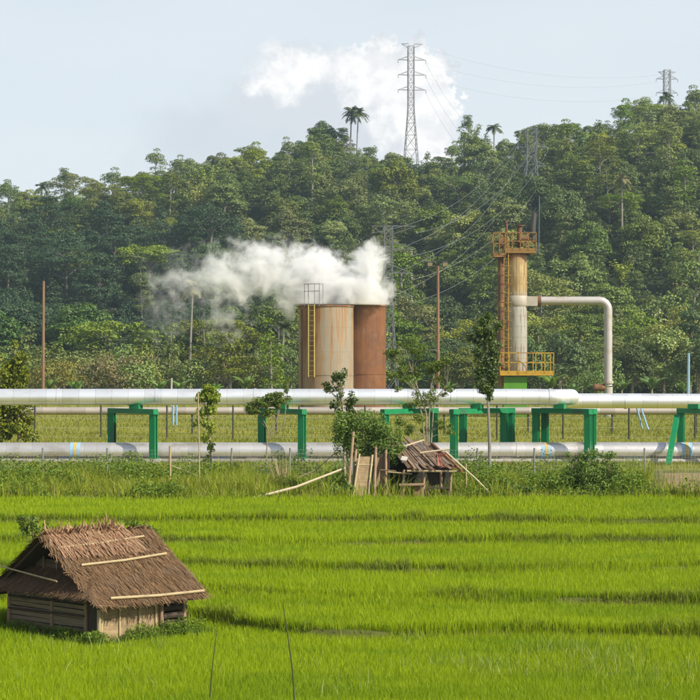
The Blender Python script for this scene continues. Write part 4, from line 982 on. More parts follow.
# ------------------------------------------------------------------ near trees and shrubs
def near_tree(name, label, cat, px, D, group, clumps, L, Wd, leaf, stem_pts, per, up=0.4, droop=0.3, limbs=True, bark='stem', r0=0.06, extra=None, base=None):
    x = X(px, D); gz = float(ground_z(x, D)); root = thing(name, label, cat, (x, D, gz), group)
    q = lambda a, b, dd=0.0: np.array((X(a, D) - x, dd, Z(b, D) - gz))
    tr = MB(); Cs = []; Ds = []
    for st in stem_pts:
        p = [q(*s) for s in st]; p[0][2] -= 0.15; tr.tube(p, np.linspace(r0, r0 * 0.4, len(p)), 7)
    allp = np.concatenate([np.array([q(*s) for s in st]) for st in stem_pts])
    for cx, cy_, rx, ry in clumps:
        c = q(cx, cy_, rng.normal(0, 0.45) * rx / F * D); rx_, rz_ = rx / F * D, ry / F * D
        n = int(per * (rx_ * rx_ + 0.5 * rx_ * rz_) * 75) + 12
        d = unit(rng.normal(size=(n, 3))) * (rng.random(n) ** 0.45)[:, None]
        Cs.append(c + d * np.array((rx_, rx_, rz_))); Ds.append(unit(d))
        if limbs:
            low = allp[allp[:, 2] < c[2] + 0.05]; a = low[np.argmin(np.linalg.norm(low - c, axis=1))] if len(low) else allp[0]
            limb(tr, a, c, r0 * 0.35, r0 * 0.12, 0.05)
    tr.build('trunk', M[bark], root, True)
    leaf_obj('crown', np.concatenate(Cs), L, Wd, M[leaf], root, up=up, droop=droop, ndir=0.6 * np.concatenate(Ds))
    return root
def jit(cx, cy_, sx, sy, n, r, ry=None): return [(cx + rng.uniform(-sx, sx), cy_ + rng.uniform(-sy, sy), r * rng.uniform(0.7, 1.3), (ry or r) * rng.uniform(0.7, 1.3)) for _ in range(n)]
cl = []
for y_ in np.arange(318, 396, 3.2):
    t_ = (y_ - 318) / 78; wd = 19 * (math.sin(min(1, t_ * 0.9 + 0.12) * math.pi) ** 0.55); cl += jit(487 + rng.normal(0, 2.2), y_, wd * rng.uniform(0.45, 0.95), 2.5, 3, 4.4)
near_tree('narrow_tree', 'narrow dark-leaved tree on a bare pale trunk before the separator tower', 'tree', 487, 96, None, cl, 0.16, 0.085, 'narrow', [[(490, 484), (489.5, 440), (488, 400), (487, 330)]], 7.5, droop=0.6, r0=0.095, bark='palebark', limbs=False)
cl = jit(208, 398, 10, 9, 13, 5) + [(208, 388, 5, 4), (203, 412, 7, 6), (212, 410, 7, 5), (196, 424, 5, 4), (208, 424, 7, 5), (206, 438, 6, 5), (211, 447, 5, 5), (207, 458, 4, 5), (211, 430, 5, 5)]
near_tree('young_tree', 'young tree with big yellow-green leaves before the silver pipes', 'tree', 208, 106, None, cl, 0.24, 0.12, 'young', [[(211, 470), (210, 440), (208, 415), (208, 388)]], 4.2, droop=0.5)
cl = jit(252, 405, 6, 4, 5, 5, 3) + jit(270, 401, 12, 6, 14, 6, 3.5) + jit(284, 396, 6, 4, 5, 5, 3) + jit(262, 412, 10, 3, 6, 6, 2.6) + jit(286, 386, 3, 6, 4, 3, 4) + [(252, 412, 6, 3)]
near_tree('sapling', 'thin forked sapling with a flat feathery crown before the pipes', 'tree', 268, 104, None, cl, 0.13, 0.06, 'sapling', [[(266, 471), (267, 445), (268, 430), (258, 408)], [(268, 432), (277, 420), (283, 398)], [(268, 436), (284, 424), (288, 388)]], 11, droop=0.1, r0=0.04)
cl = jit(340, 376, 9, 5, 7, 5, 4) + jit(335, 388, 9, 5, 5, 5, 3.5) + jit(345, 398, 9, 6, 7, 5) + jit(337, 408, 5, 6, 4, 4) + jit(346, 412, 8, 6, 6, 6) + [(326, 384, 5, 2.5), (355, 400, 5, 3)]
near_tree('small_tree', 'small dark open-branched tree growing up before the rusty tanks', 'tree', 341, 91, None, cl, 0.17, 0.085, 'narrow', [[(345, 480), (344, 440), (342, 405), (340, 374)]], 4.6, droop=0.4, r0=0.055)
cl = jit(405, 350, 16, 10, 10, 6, 4.5) + jit(430, 372, 15, 9, 8, 6.5, 4.5) + jit(398, 374, 12, 9, 7, 6, 4) + jit(415, 398, 18, 9, 8, 6.5, 4) + jit(445, 360, 8, 6, 4, 5, 3.5) + jit(410, 425, 18, 8, 8, 6, 4) + jit(448, 392, 7, 6, 3, 5, 3) + jit(392, 352, 8, 5, 3, 5, 3) + jit(440, 425, 10, 8, 4, 5, 3)
near_tree('multi_stemmed_tree', 'loose multi-stemmed feathery tree rising behind the ruined shack', 'tree', 427, 93, None, cl, 0.14, 0.05, 'sapling', [[(427, 484), (427, 440), (426, 412), (412, 372), (404, 344)], [(428, 470), (429, 420), (431, 385), (440, 352)], [(426, 478), (423, 420), (416, 390), (395, 362)], [(429, 470), (432, 430), (434, 400), (447, 385)]], 11, droop=0.35, r0=0.045)
cl = jit(13, 420, 18, 18, 22, 8) + jit(14, 385, 15, 16, 18, 7) + jit(15, 360, 9, 9, 9, 5.5) + [(15, 345, 4, 5)] + jit(8, 405, 20, 10, 8, 8)
near_tree('leafy_tree', 'bushy yellow-green tree at far left, crossed by the upper pipe', 'tree', 15, 126, None, cl, 0.26, 0.14, 'bushy', [[(19, 449), (19, 425), (17, 395), (15, 350)]], 3.4, droop=0.4, r0=0.12, limbs=False)
cl = jit(362, 436, 24, 15, 40, 9) + jit(384, 442, 16, 13, 20, 8) + jit(347, 440, 11, 12, 14, 7) + jit(358, 420, 20, 6, 18, 6.5) + jit(394, 456, 7, 9, 8, 5)
near_tree('leafy_shrub', 'dense feathery green shrub grown over the left of the ruined shack', 'shrub', 362, 85.7, None, cl, 0.14, 0.05, 'shrub', [[(362, 497), (361, 470), (360, 440)], [(370, 497), (374, 460), (382, 440)], [(352, 497), (349, 470), (346, 450)]], 8, droop=0.35, r0=0.05)
cl = jit(592, 482, 30, 14, 34, 9) + jit(575, 490, 34, 8, 22, 8) + jit(612, 490, 28, 8, 18, 7.5) + jit(600, 462, 18, 9, 14, 5) + jit(556, 494, 20, 5, 12, 6) + jit(640, 494, 14, 6, 8, 6) + jit(580, 460, 14, 8, 8, 4)
near_tree('sprawling_bush', 'sprawling green bush growing through the wire fence on the right', 'shrub', 590, 86.0, None, cl, 0.125, 0.05, 'shrub', [[(590, 504), (590, 480), (596, 450)], [(585, 504), (575, 480), (570, 455)], [(596, 504), (606, 480), (612, 452)], [(580, 504), (560, 490), (545, 480)]], 15, droop=0.2, r0=0.035)
cl = jit(340, 492, 10, 5, 8, 6) + jit(325, 495, 8, 4, 4, 5)
near_tree('low_weed_bush', 'low dark weedy bush at the foot of the leaning bamboo pole', 'shrub', 338, 84.2, None, cl, 0.15, 0.09, 'shrub', [[(338, 501), (338, 492)]], 8, r0=0.02)
cl = jit(500, 488, 14, 8, 9, 5.5) + jit(520, 490, 12, 6, 7, 5)
near_tree('low_weed_bush', 'low weedy bush at the fence foot right of the long slanting stick', 'shrub', 508, 84.6, None, cl, 0.14, 0.08, 'shrub', [[(508, 504), (508, 490)]], 7, r0=0.02)
cl = jit(30, 525, 9, 6, 6, 6, 5) + jit(42, 530, 8, 5, 5, 5) + jit(22, 518, 5, 4, 3, 4)
near_tree('leafy_sapling', 'pale leafy sapling rising behind the left of the thatched hut', 'shrub', 34, 52.5, None, cl, 0.10, 0.045, 'sapling', [[(36, 615), (35, 570), (32, 520)]], 16, r0=0.02)
cl = jit(150, 530, 9, 6, 7, 5, 4) + jit(132, 524, 6, 4, 4, 4)
near_tree('leafy_sapling', 'small leafy sapling showing behind the right of the hut ridge', 'shrub', 146, 52.0, None, cl, 0.09, 0.045, 'weedleaf', [[(146, 615), (147, 570), (150, 528)]], 16, r0=0.02)

# ------------------------------------------------------------------ thatched hut in the rice
HD = (EYE - LEV[0] + 0.03) * F / (646 - HOR); C0 = np.array((X(98, HD), HD, 0.0)); C0[2] = float(ground_z(C0[0], HD + 1))
C0[2] = Z(650, HD)
hang = math.radians(45)
hut = thing('thatched_hut', 'small thatched bamboo hut with shaggy brown roof standing in the rice', 'hut', C0, rz=hang); HSC = HD / 46; hut.scale = (HSC, HSC, HSC)
Lh, Wh, WT, PK = 2.57, 3.52, 1.32, 2.50   # length along u, depth along v, wall top, peak
def hb(name, c, size, mat, parent=hut, R=None):
    m = MB(); m.box(c, size, R); return m.build(name, M[mat], parent)
# walls (local x = along the front, y = depth, z up)
hb('front_wall', (0.94, 0.02, 0.62), (1.80, 0.035, 1.22), 'weave')
m = MB()
for i in range(11):
    z = 0.06 + i * 0.108; m.box((0.02 + rng.normal(0, 0.006), 2.02 + rng.normal(0, 0.02), z), (0.025, 2.95, 0.086 + rng.normal(0, 0.008)), Matrix.Rotation(rng.normal(0, 0.006), 3, 'X'))
w_ = m.build('slatted_wall', M['slat'], hut)
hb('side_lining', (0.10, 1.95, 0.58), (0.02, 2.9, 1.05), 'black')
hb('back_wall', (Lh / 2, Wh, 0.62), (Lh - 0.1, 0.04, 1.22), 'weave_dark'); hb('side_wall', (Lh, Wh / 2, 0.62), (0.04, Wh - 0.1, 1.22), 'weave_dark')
for i, z in enumerate((0.08, 0.25, 0.42, 0.60, 0.78, 0.95, 1.12)):
    m = MB(); m.tube([(1.88, 0.0 + 0.02 * (i % 2), z), (2.24, 0.03, z + 0.01), (2.64, 0.0, z - 0.01)], 0.075, 8); m.build('log', M['darktimber'], hut, True)
for i, (x, y) in enumerate(((0.0, 0.0), (0.0, 0.5), (0.0, 1.8), (0.0, Wh), (Lh, 0.0), (1.87, 0.0), (Lh, Wh))):
    m = MB(); m.tube([(x, y - 0.04, -0.4), (x + rng.normal(0, 0.01), y - 0.04, 0.7), (x, y - 0.04, 1.17 if y in (0.0, Wh) else 1.25)], [0.055, 0.05, 0.045], 8); m.build('post', M['timber' if i else 'bamboo'], hut, True)
for x in (0.10, 0.62, 1.20, 1.70):
    m = MB(); m.beam((x, -0.018, 0.0), (x, -0.018, 1.18), 0.045, 0.03); m.build('batten', M['bamboo'], hut)
for z in (0.30, 0.72, 1.02, 1.15):
    m = MB(); m.tube([(-0.035, 0.45, z + 0.02), (-0.05, 1.8, z), (-0.035, 3.45, z - 0.03)], 0.026, 6); m.build('rail', M['darktimber'], hut, True)
hb('floor_plank', (Lh / 2, Wh / 2, 0.02), (Lh - 0.15, Wh - 0.15, 0.05), 'darktimber')
hb('dark_panel', (0.03, 0.24, 0.6), (0.03, 0.42, 1.15), 'darktimber')
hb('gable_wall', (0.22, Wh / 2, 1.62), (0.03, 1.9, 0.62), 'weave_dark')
for y, z in ((1.2, 2.0), (1.77, 2.1), (2.3, 2.0), (0.8, 1.75), (2.8, 1.75)):
    m = MB(); m.beam((0.15, y, 1.3), (0.15, y, z), 0.03); m.build('stud', M['timber'], hut)
# thatch strips laid along a slope
def strips(o, du, dv, dn, nu, Lu, Lv, n, ln, wd, lift=0.03, ang=0.16, name='thatch_roof', mat='thatch', parent=None, rows=9, up=0.0, vmin=0.0):
    o = np.array(o, float); row = rng.integers(0, rows, n); tv = vmin + (1 - vmin) * (row + rng.uniform(0, 1.0, n)) / rows
    a = rng.uniform(-0.02, 1.02, n) * Lu; b = tv * Lv
    l = ln * rng.uniform(0.6, 1.25, n); w = wd * rng.uniform(0.6, 1.4, n); th = rng.normal(0, ang, n)
    dirn = np.outer(np.cos(th), dv) + np.outer(np.sin(th), du) + np.outer(rng.normal(0.03 + up, 0.05 + up * 0.5, n), dn); dirn = unit(dirn)
    sd = unit(np.cross(dirn, dn)); h = lift * rng.random(n)
    p0 = o + np.outer(a, du) + np.outer(b - l * 0.5, dv) + np.outer(h + 0.012, dn)
    p1 = p0 + dirn * l[:, None] + np.outer(rng.uniform(0, 0.02, n) , dn)
    V = np.stack([p0 - sd * w[:, None] / 2, p0 + sd * w[:, None] / 2, p1 + sd * w[:, None] * 0.25, p1 - sd * w[:, None] * 0.25], 1).reshape(-1, 3)
    return V
def strip_obj(name, Vs, mat, parent):
    V = np.concatenate(Vs); return fastmesh(name, V, np.arange(len(V)), np.full(len(V) // 4, 4), mat, parent)
ov = 0.42; half = Wh / 2
du = np.array((1.0, 0, 0)); slope = math.atan2(PK - WT + 0.02, half)
dvF = np.array((0, -math.cos(slope), -math.sin(slope))); dnF = np.array((0, -math.sin(slope), math.cos(slope)))
dvB = np.array((0, math.cos(slope), -math.sin(slope))); dnB = np.array((0, math.sin(slope), math.cos(slope)))
Ls = (half + ov) / math.cos(slope)
x0, x1 = -0.32, Lh + 0.36
def slab(dv, dn, name):
    m = MB(); o = np.array(((x0 + x1) / 2, half, PK)) + dv * Ls / 2
    m.box(o - dn * 0.035, (x1 - x0 - 0.06, Ls - 0.04, 0.06), np.stack([du, dv, dn], 1)); return m.build(name, M['thatch_base'], hut)
rf = slab(dvF, dnF, 'thatch_roof'); rb = slab(dvB, dnB, 'back_roof_slope')
oF = np.array((x0, half, PK))
strip_obj('thatch_layer', [strips(oF, du, dvF, dnF, None, x1 - x0, Ls, 9000, 0.34, 0.017, 0.05, rows=10, ang=0.2)], M['thatch'], rf)
strip_obj('thatch_layer', [strips(oF, du, dvB, dnB, None, x1 - x0, Ls, 4500, 0.36, 0.02, 0.05, rows=10)], M['thatch'], rb)
# loose red-brown palm fronds heaped over the ridge
V = [strips(np.array((-0.15, half, PK + 0.03)), du, dvF, dnF, None, 2.3, 0.80, 1500, 0.46, 0.024, 0.08, ang=0.22, rows=3)]
n = 300; a = rng.uniform(-0.1, 1.9, n); a = a + 0.05 * np.sin(a * 23); tuft = 0.10 + 0.16 * rng.random(n) + 0.16 * np.exp(-((a - 1.62) / 0.12) ** 2) + 0.12 * fbm(a * 2.2, 0 * a)
p0 = np.stack([a, half + rng.normal(0.02, 0.08, n), np.full(n, PK + 0.0)], 1)
dd = unit(np.stack([rng.normal(0.12, 0.42, n), rng.normal(-0.30, 0.40, n), np.ones(n)], 1)); sd = unit(np.cross(dd, rng.normal(size=(n, 3))))
p1 = p0 + dd * tuft[:, None] * rng.uniform(0.6, 1.5, (n, 1)); w = 0.026
V.append(np.stack([p0 - sd * w, p0 + sd * w, p1 + sd * w * 0.3, p1 - sd * w * 0.3], 1).reshape(-1, 3))
strip_obj('ridge_fronds', V, M['thatch_red'], hut)
# skirt roof under the gable on the left side
sk = math.atan2(0.42, 0.62); dvS = np.array((-math.cos(sk), 0, -math.sin(sk))); dnS = np.array((-math.sin(sk), 0, math.cos(sk))); duS = np.array((0, 1.0, 0))
o = np.array((0.16, -0.30, 1.66)); LSk = 0.80; Lw = Wh + 0.55
inset = lambda b: 0.80 * (1 - np.clip(b / LSk, 0, 1))
def sq(a, b, dn): return o + duS * a + dvS * b - dnS * dn
m = MB(); m.add(np.array([sq(inset(0) + 0.04, 0, 0.01), sq(Lw - inset(0) - 0.04, 0, 0.01), sq(Lw - 0.05, LSk, 0.01), sq(0.05, LSk, 0.01), sq(inset(0) + 0.04, 0, 0.05), sq(Lw - inset(0) - 0.04, 0, 0.05), sq(Lw - 0.05, LSk, 0.05), sq(0.05, LSk, 0.05)]),
      [(0, 1, 2, 3), (7, 6, 5, 4), (0, 4, 5, 1), (1, 5, 6, 2), (2, 6, 7, 3), (3, 7, 4, 0)]); sr = m.build('skirt_roof', M['thatch_base'], hut)
Vk = strips(o, duS, dvS, dnS, None, Lw, LSk, 4200, 0.32, 0.018, 0.05, rows=4, ang=0.22).reshape(-1, 4, 3)
aa = (Vk.mean(1) - o) @ duS; bb_ = (Vk.mean(1) - o) @ dvS; kp = (aa > inset(bb_) - 0.02) & (aa < Lw - inset(bb_) + 0.02)
strip_obj('thatch_layer', [Vk[kp].reshape(-1, 3)], M['thatch'], sr)
# rough verge along the gable edge of the roof
V = []
for (dv, dn) in ((dvF, dnF), (dvB, dnB)):
    V.append(strips(np.array((x0 + 0.02, half, PK)), du, dv, dn, None, 0.10, Ls, 420, 0.34, 0.022, 0.06, rows=8, ang=0.5))
strip_obj('verge_thatch', V, M['thatch'], rf)
def rpole(a0, a1, s0, s1, r, mat='bamboo'):
    p = [np.array((a, half, PK)) + dvF * s * Ls + dnF * (0.075 + r) for a, s in ((a0, s0), ((a0 + a1) / 2, (s0 + s1) / 2 + 0.014), (a1, s1))]
    m = MB(); m.tube(p, r, 8); m.build('roof_pole', M[mat], rf, True)
rpole(0.05, 2.72, 0.46, 0.40, 0.030); rpole(0.10, 2.88, 0.93, 0.955, 0.034); rpole(-0.20, 2.5, 0.20, 0.13, 0.026)
m = MB(); m.tube([(-0.3, -0.42, 1.08), (0.5, -0.42, 0.99)], 0.022, 6); m.build('eave_stick', M['bamboo'], hut, True)
m = MB(); m.tube([(-0.5, 0.9, 1.55), (-0.40, 3.5, 1.75)], 0.02, 6); m.build('gable_stick', M['bamboo'], hut, True)

# ------------------------------------------------------------------ ruined shack by the fence
SD = 85.0
sh = thing('ruined_shack', 'collapsing shack of bamboo panels under a sagging rusty roof', 'shack', (0, 0, 0))
def quad_slab(name, pts, th, mat, parent=sh):
    p = np.array(pts, float); n = np.cross(p[1] - p[0], p[3] - p[0]); n /= np.linalg.norm(n); m = MB()
    m.add(np.concatenate([p, p - n * th]), [(0, 1, 2, 3), (7, 6, 5, 4), (0, 4, 5, 1), (1, 5, 6, 2), (2, 6, 7, 3), (3, 7, 4, 0)]); return m.build(name, M[mat], parent)
def corr(name, pts, nw, amp, mat, parent=sh):
    p = np.array(pts, float); N1, N2 = nw * 6, 6; n = np.cross(p[1] - p[0], p[3] - p[0]); n /= np.linalg.norm(n)
    if n[2] < 0: n = -n
    a, b = np.meshgrid(np.linspace(0, 1, N1 + 1), np.linspace(0, 1, N2 + 1)); a = a[..., None]; b = b[..., None]
    q = p[0] * (1 - a) * (1 - b) + p[1] * a * (1 - b) + p[2] * a * b + p[3] * (1 - a) * b
    q = q + n * (amp * np.sin(a * nw * 2 * math.pi) - 0.10 * np.sin(a * 2.7) * np.sin(b * math.pi)); m = MB(); k = N1 + 1
    V = np.concatenate([q.reshape(-1, 3), (q - n * 0.02).reshape(-1, 3)]); o2 = (N2 + 1) * k; fs = []
    for j in range(N2):
        for i in range(N1):
            s = j * k + i; fs.append((s, s + 1, s + k + 1, s + k)); fs.append((s + o2, s + k + o2, s + k + 1 + o2, s + 1 + o2))
    m.add(V, fs); return m.build(name, M[mat], parent)
roof = corr('roof', [P(390, 446, 87.2), P(430, 449, 87.2), P(453, 471, 84.4), P(412, 471, 84.4)], 7, 0.03, 'rustsheet')
A0, A1, B1, B0 = P(385, 441, 87.3), P(431, 445, 87.3), P(457, 471, 84.2), P(408, 471, 84.2)
for k in range(17):
    t0 = k / 17 + rng.uniform(-0.03, 0.01); t1 = t0 + rng.uniform(0.045, 0.075); sl0 = rng.uniform(-0.06, 0.14); sl1 = rng.uniform(0.82, 1.06); sk = rng.normal(0, 0.03)
    if k in (5, 11): sl0 = 0.38
    if k == 8: sl1 = 0.62
    q = lambda a, b: (A0 + (A1 - A0) * a) * (1 - b) + (B0 + (B1 - B0) * a) * b + np.array((0, -0.02, 0.10 + rng.uniform(0, 0.06)))
    quad_slab('roof_board', [q(t0, sl0), q(t1, sl0 + rng.normal(0, 0.03)), q(t1 + sk, sl1 + rng.normal(0, 0.04)), q(t0 + sk, sl1)], 0.025, ['board_a', 'board_b', 'rustsheet'][k % 3], roof)
corr('red_sheet', [P(437, 454, 85.6), P(446, 452, 85.6), P(461, 469, 84.2), P(437, 466, 84.3)], 6, 0.022, 'redsheet')
def stick(name, a, b, r, mat, parent=sh, n=3, sm=True):
    m = MB(); a, b = P(*a), P(*b); tt = np.linspace(0, 1, n)[:, None]; m.tube(a + (b - a) * tt, np.linspace(r, r * 0.8, n), 7); return m.build(name, M[mat], parent, sm)
stick('roof_pole', (386, 452, 85.8), (424, 440, 86.4), 0.045, 'bamboo_pale', roof); stick('roof_pole', (420, 453, 85.2), (450, 449, 85.2), 0.045, 'bamboo_pale', roof); stick('roof_pole', (404, 437, 87), (430, 462, 84.6), 0.04, 'timber', roof)
stick('eave_pole', (407, 471, 84.2), (462, 471.5, 84.2), 0.05, 'bamboo', sh); stick('ridge_beam', (432, 444, 86.6), (462, 471, 84.0), 0.085, 'rust', sh)
quad_slab('cloth', [P(402, 456, 85.0), P(408, 457, 85.0), P(406.5, 461, 84.85), P(400.5, 460, 84.85)], 0.01, 'conc', roof)
quad_slab('cloth', [P(416, 462, 84.8), P(420, 462.5, 84.8), P(419, 465, 84.7), P(415, 464.5, 84.7)], 0.01, 'conc', roof)
# leaning woven panel framed by poles
quad_slab('bamboo_panel', [P(359, 457, 84.9), P(372, 457, 84.9), P(368, 497, 84.1), P(353, 497, 84.1)], 0.05, 'weave')
for a, b in (((359.5, 454, 84.85), (353, 497, 84.0)), ((372.5, 455, 84.85), (368, 497, 84.0)), ((355, 465, 84.7), (373, 465, 84.7))): stick('panel_frame', a, b, 0.045, 'bamboo')
for a, b in (((353.5, 432, 85.2), (348.5, 492, 84.0)), ((357, 440, 85.6), (352, 495, 84.3)), ((376, 447, 85.2), (374.5, 498, 84.0)), ((386, 450, 85.4), (386, 499, 84.6)), ((404, 470, 84.6), (403, 499, 84.2)), ((424, 471, 84.4), (424, 499, 84.2)), ((441, 471, 84.4), (441.5, 498, 84.2)), ((451, 470, 84.6), (450, 498, 84.5))):
    stick('post', a, b, 0.06, 'timber')
quad_slab('plank_wall', [P(376, 458, 85.5), P(389, 456, 85.5), P(389, 499, 85.3), P(376, 499, 85.3)], 0.05, 'timber')
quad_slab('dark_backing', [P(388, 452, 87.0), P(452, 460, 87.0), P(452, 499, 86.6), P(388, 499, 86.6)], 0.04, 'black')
quad_slab('side_wall', [P(386.5, 448, 87.2), P(389.5, 455, 85.2), P(389.5, 499, 85.0), P(386.5, 496, 87.0)], 0.04, 'darktimber')
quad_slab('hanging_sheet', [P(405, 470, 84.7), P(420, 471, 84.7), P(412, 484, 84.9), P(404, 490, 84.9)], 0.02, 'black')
quad_slab('hanging_sheet', [P(426, 471, 84.6), P(446, 471, 84.6), P(444, 483, 84.8), P(430, 486, 84.8)], 0.02, 'darktimber')
stick('rail', (388, 472, 84.4), (412, 474, 84.3), 0.035, 'bamboo'); stick('rail', (380, 470, 85.0), (396, 471, 84.7), 0.03, 'timber')
bench = thing('rough_table', 'rough plank table with thick legs in front of the shack', 'table', P(412, 499, 83.6))
bl = lambda px, py, D: tuple(P(px, py, D) - P(412, 499, 83.6))
m = MB(); m.beam(bl(399, 484.8, 83.5), bl(425, 484.2, 83.5), 0.6, 0.06); m.build('table_top', M['timber'], bench)
for px, w in ((401, 0.10), (417.5, 0.24), (423, 0.10)):
    m = MB(); m.box(np.array(bl(px, 492.5, 83.45)), (w, 0.12, 0.60)); m.build('leg', M['polewood' if w > 0.2 else 'timber'], bench)
bench = thing('rough_bench', 'low dark bench at the right end of the shack', 'bench', P(440, 499, 84.0))
bl = lambda px, py, D: tuple(P(px, py, D) - P(440, 499, 84.0))
m = MB(); m.beam(bl(427, 488, 84), bl(449, 488, 84), 0.4, 0.06); m.build('seat', M['darktimber'], bench)
for px in (428.5, 447.5):
    m = MB(); m.box(np.array(bl(px, 494, 84)), (0.09, 0.3, 0.46)); m.build('leg', M['darktimber'], bench)

# loose poles and stalks
def loose(name, pts, r, mat, label, cat, r2=0.7):
    m = MB(); p = np.array([P(*q) for q in pts]); m.tube(p, np.linspace(r, r * r2, len(p)), 7); return tag(m.build(name, M[mat], smooth=True), label, cat)
loose('bamboo_pole', [(246, 500, 83.3), (296, 487, 83.8), (345, 468, 84.9)], 0.062, 'bamboo_pale', 'long pale bamboo pole leaning from the grass up to the shack', 'pole')
loose('bamboo_stick', [(446, 452, 84.0), (475, 478, 83.6), (501, 504, 83.2)], 0.04, 'bamboo_pale', 'long slanting stick leaning from the shack roof down to the rice', 'stick')
loose('bamboo_stick', [(466, 464, 84.6), (466.6, 503, 84.6)], 0.035, 'bamboo', 'upright stick planted right of the shack', 'stick')
loose('bamboo_stick', [(198, 392, 86.5), (199, 440, 86.5), (199.5, 503, 86.5)], 0.032, 'bamboo', 'tall thin upright stick beside the young yellow-green tree', 'stick')
loose('bamboo_stick', [(170, 446, 87.5), (170.5, 500, 87.5)], 0.05, 'bamboo', 'short upright stick wrapped with dry stalks at the fence', 'stick')
loose('bamboo_stick', [(172, 466, 92.5), (193, 474, 92.0), (214, 483, 91.0)], 0.03, 'bamboo_pale', 'thin fallen stick slanting in the weeds under the young tree', 'stick')
loose('dry_branch', [(297, 478, 90), (316, 470, 90), (336, 452, 89)], 0.03, 'bamboo', 'thin dry branch slanting up to the green shrub', 'branch')
loose('reed_stem', [(295.5, 716, 38.2), (292.5, 670, 38.3), (287, 630, 38.4), (283, 604, 38.5)], 0.018, 'darkreed', 'tall thin reed stem nearest the middle of the foreground rice', 'reed', 0.4)
loose('reed_stem', [(208.5, 716, 38.4), (212, 670, 38.4), (217, 630, 38.5)], 0.015, 'darkreed', 'shorter thin reed stem in the foreground rice by the hut', 'reed', 0.4)
# dry stalk bundle
root = thing('dry_stalks', 'bundle of dry straw-coloured stalks in the weeds before the sapling', 'dry plant', P(283, 486, 90))
V = []; n = 90; p0 = rng.normal(0, 0.12, (n, 3)) * (1, 1, 0); p1 = p0 * 2.2 + np.stack([-0.25 + rng.normal(0, 0.15, n), rng.normal(0, 0.1, n), rng.uniform(0.5, 1.4, n)], 1); sd = unit(rng.normal(size=(n, 3))) * 0.014
fastmesh('stalks', np.stack([p0 - sd, p0 + sd, p1 + sd * 0.4, p1 - sd * 0.4], 1).reshape(-1, 3), np.arange(4 * n), np.full(n, 4), M['bamboo'], root)

# ------------------------------------------------------------------ rice and grasses
def scatter(n, d0, d1, margin=60, power=1.0):
    """points denser toward the camera, inside a wedge a little wider than the view"""
    u_ = rng.random(n); d = (d0 ** -power + u_ * (d1 ** -power - d0 ** -power)) ** (-1 / power) if power else d0 + u_ * (d1 - d0)
    hw = 0.177 * d + 8.5; x = rng.uniform(-1, 1, n) * hw                 # 8.5 m past each side of the view, thinner there
    ok = (np.abs(x) < 0.177 * d + 1.2) | (rng.random(n) < 0.55); return x[ok], d[ok]
# hut footprint test
ca, sa = math.cos(hang), math.sin(hang)
def in_hut(x, y, e=0.0):
    a = (x - C0[0]) * ca + (y - C0[1]) * sa; b = -(x - C0[0]) * sa + (y - C0[1]) * ca; a = a / HSC; b = b / HSC
    return (a > -0.05 - e) & (a < Lh + e) & (b > -0.05 - e) & (b < Wh + e)
x, y = scatter(1230000, 36.0, VERGE - 0.2, 110, 0.6); n = len(x)
dmin = np.full(n, 99.0); sgn = np.zeros(n)
for k in range(5):
    d = y - bund_d(k, x); sel = np.abs(d) < np.abs(dmin); dmin = np.where(sel, d, dmin)
gn = fbm(x * 0.5, y * 0.5, 3); gap = (dmin > 0.05 - 0.9 * np.clip(gn - 0.47, 0, 1)) & (dmin < -0.05 + 1.5 * np.clip(gn - 0.44, 0, 1))
patch = fbm(x * 0.25, y * 0.25, 3)
keep = ~gap & ~in_hut(x, y, 0.30) & ~((y < C0[1] + 1.9) & in_hut(x, y, 0.95)) & (rng.random(n) < 0.55 + 0.9 * patch)
x, y = x[keep], y[keep]; patch = patch[keep]
z = ground_z(x, y); H = (0.17 + 0.14 * rng.random(len(x))) * (0.62 + 0.75 * patch); Wd = 0.007 + 0.00018 * (y - 36) + 0.006 * rng.random(len(x))
V, Fi, npr = blade_arrays(np.stack([x, y, z - 0.01], 1), H, Wd, 0.30)
tag(fastmesh('rice_plants', V, Fi, npr, M['rice']), 'bright green young rice filling the terraced paddies', 'rice', kind='stuff')
# weeds along the little earth banks between terraces
parts = []
for k in range(5):
    n = 38000; d = BD[k]; x = rng.uniform(-1, 1, n) * (0.177 * d + 8.5); y = bund_d(k, x) + rng.normal(0.22, 0.24, n)
    thick = fbm(x * 0.35 + 50 * k, 0 * x + k, 3); keep = (rng.random(n) < np.clip((thick - 0.30) * 3.0, 0.05, 1)) & ~in_hut(x, y); x, y, thick = x[keep], y[keep], thick[keep]
    parts.append(blade_arrays(np.stack([x, y, ground_z(x, y) - 0.02], 1), (0.08 + 0.34 * rng.random(len(x)) ** 2) * (0.25 + 1.5 * np.clip(fbm(x * 1.3, y * 1.3 + 9 * k, 3) - 0.2, 0, 1)), 0.010 + 0.012 * rng.random(len(x)), 0.5))
V, Fi, npr = merge(parts); tag(fastmesh('bank_grass', V, Fi, npr, M['bund']), 'rough grass on the earth banks between rice terraces', 'grass', kind='stuff')
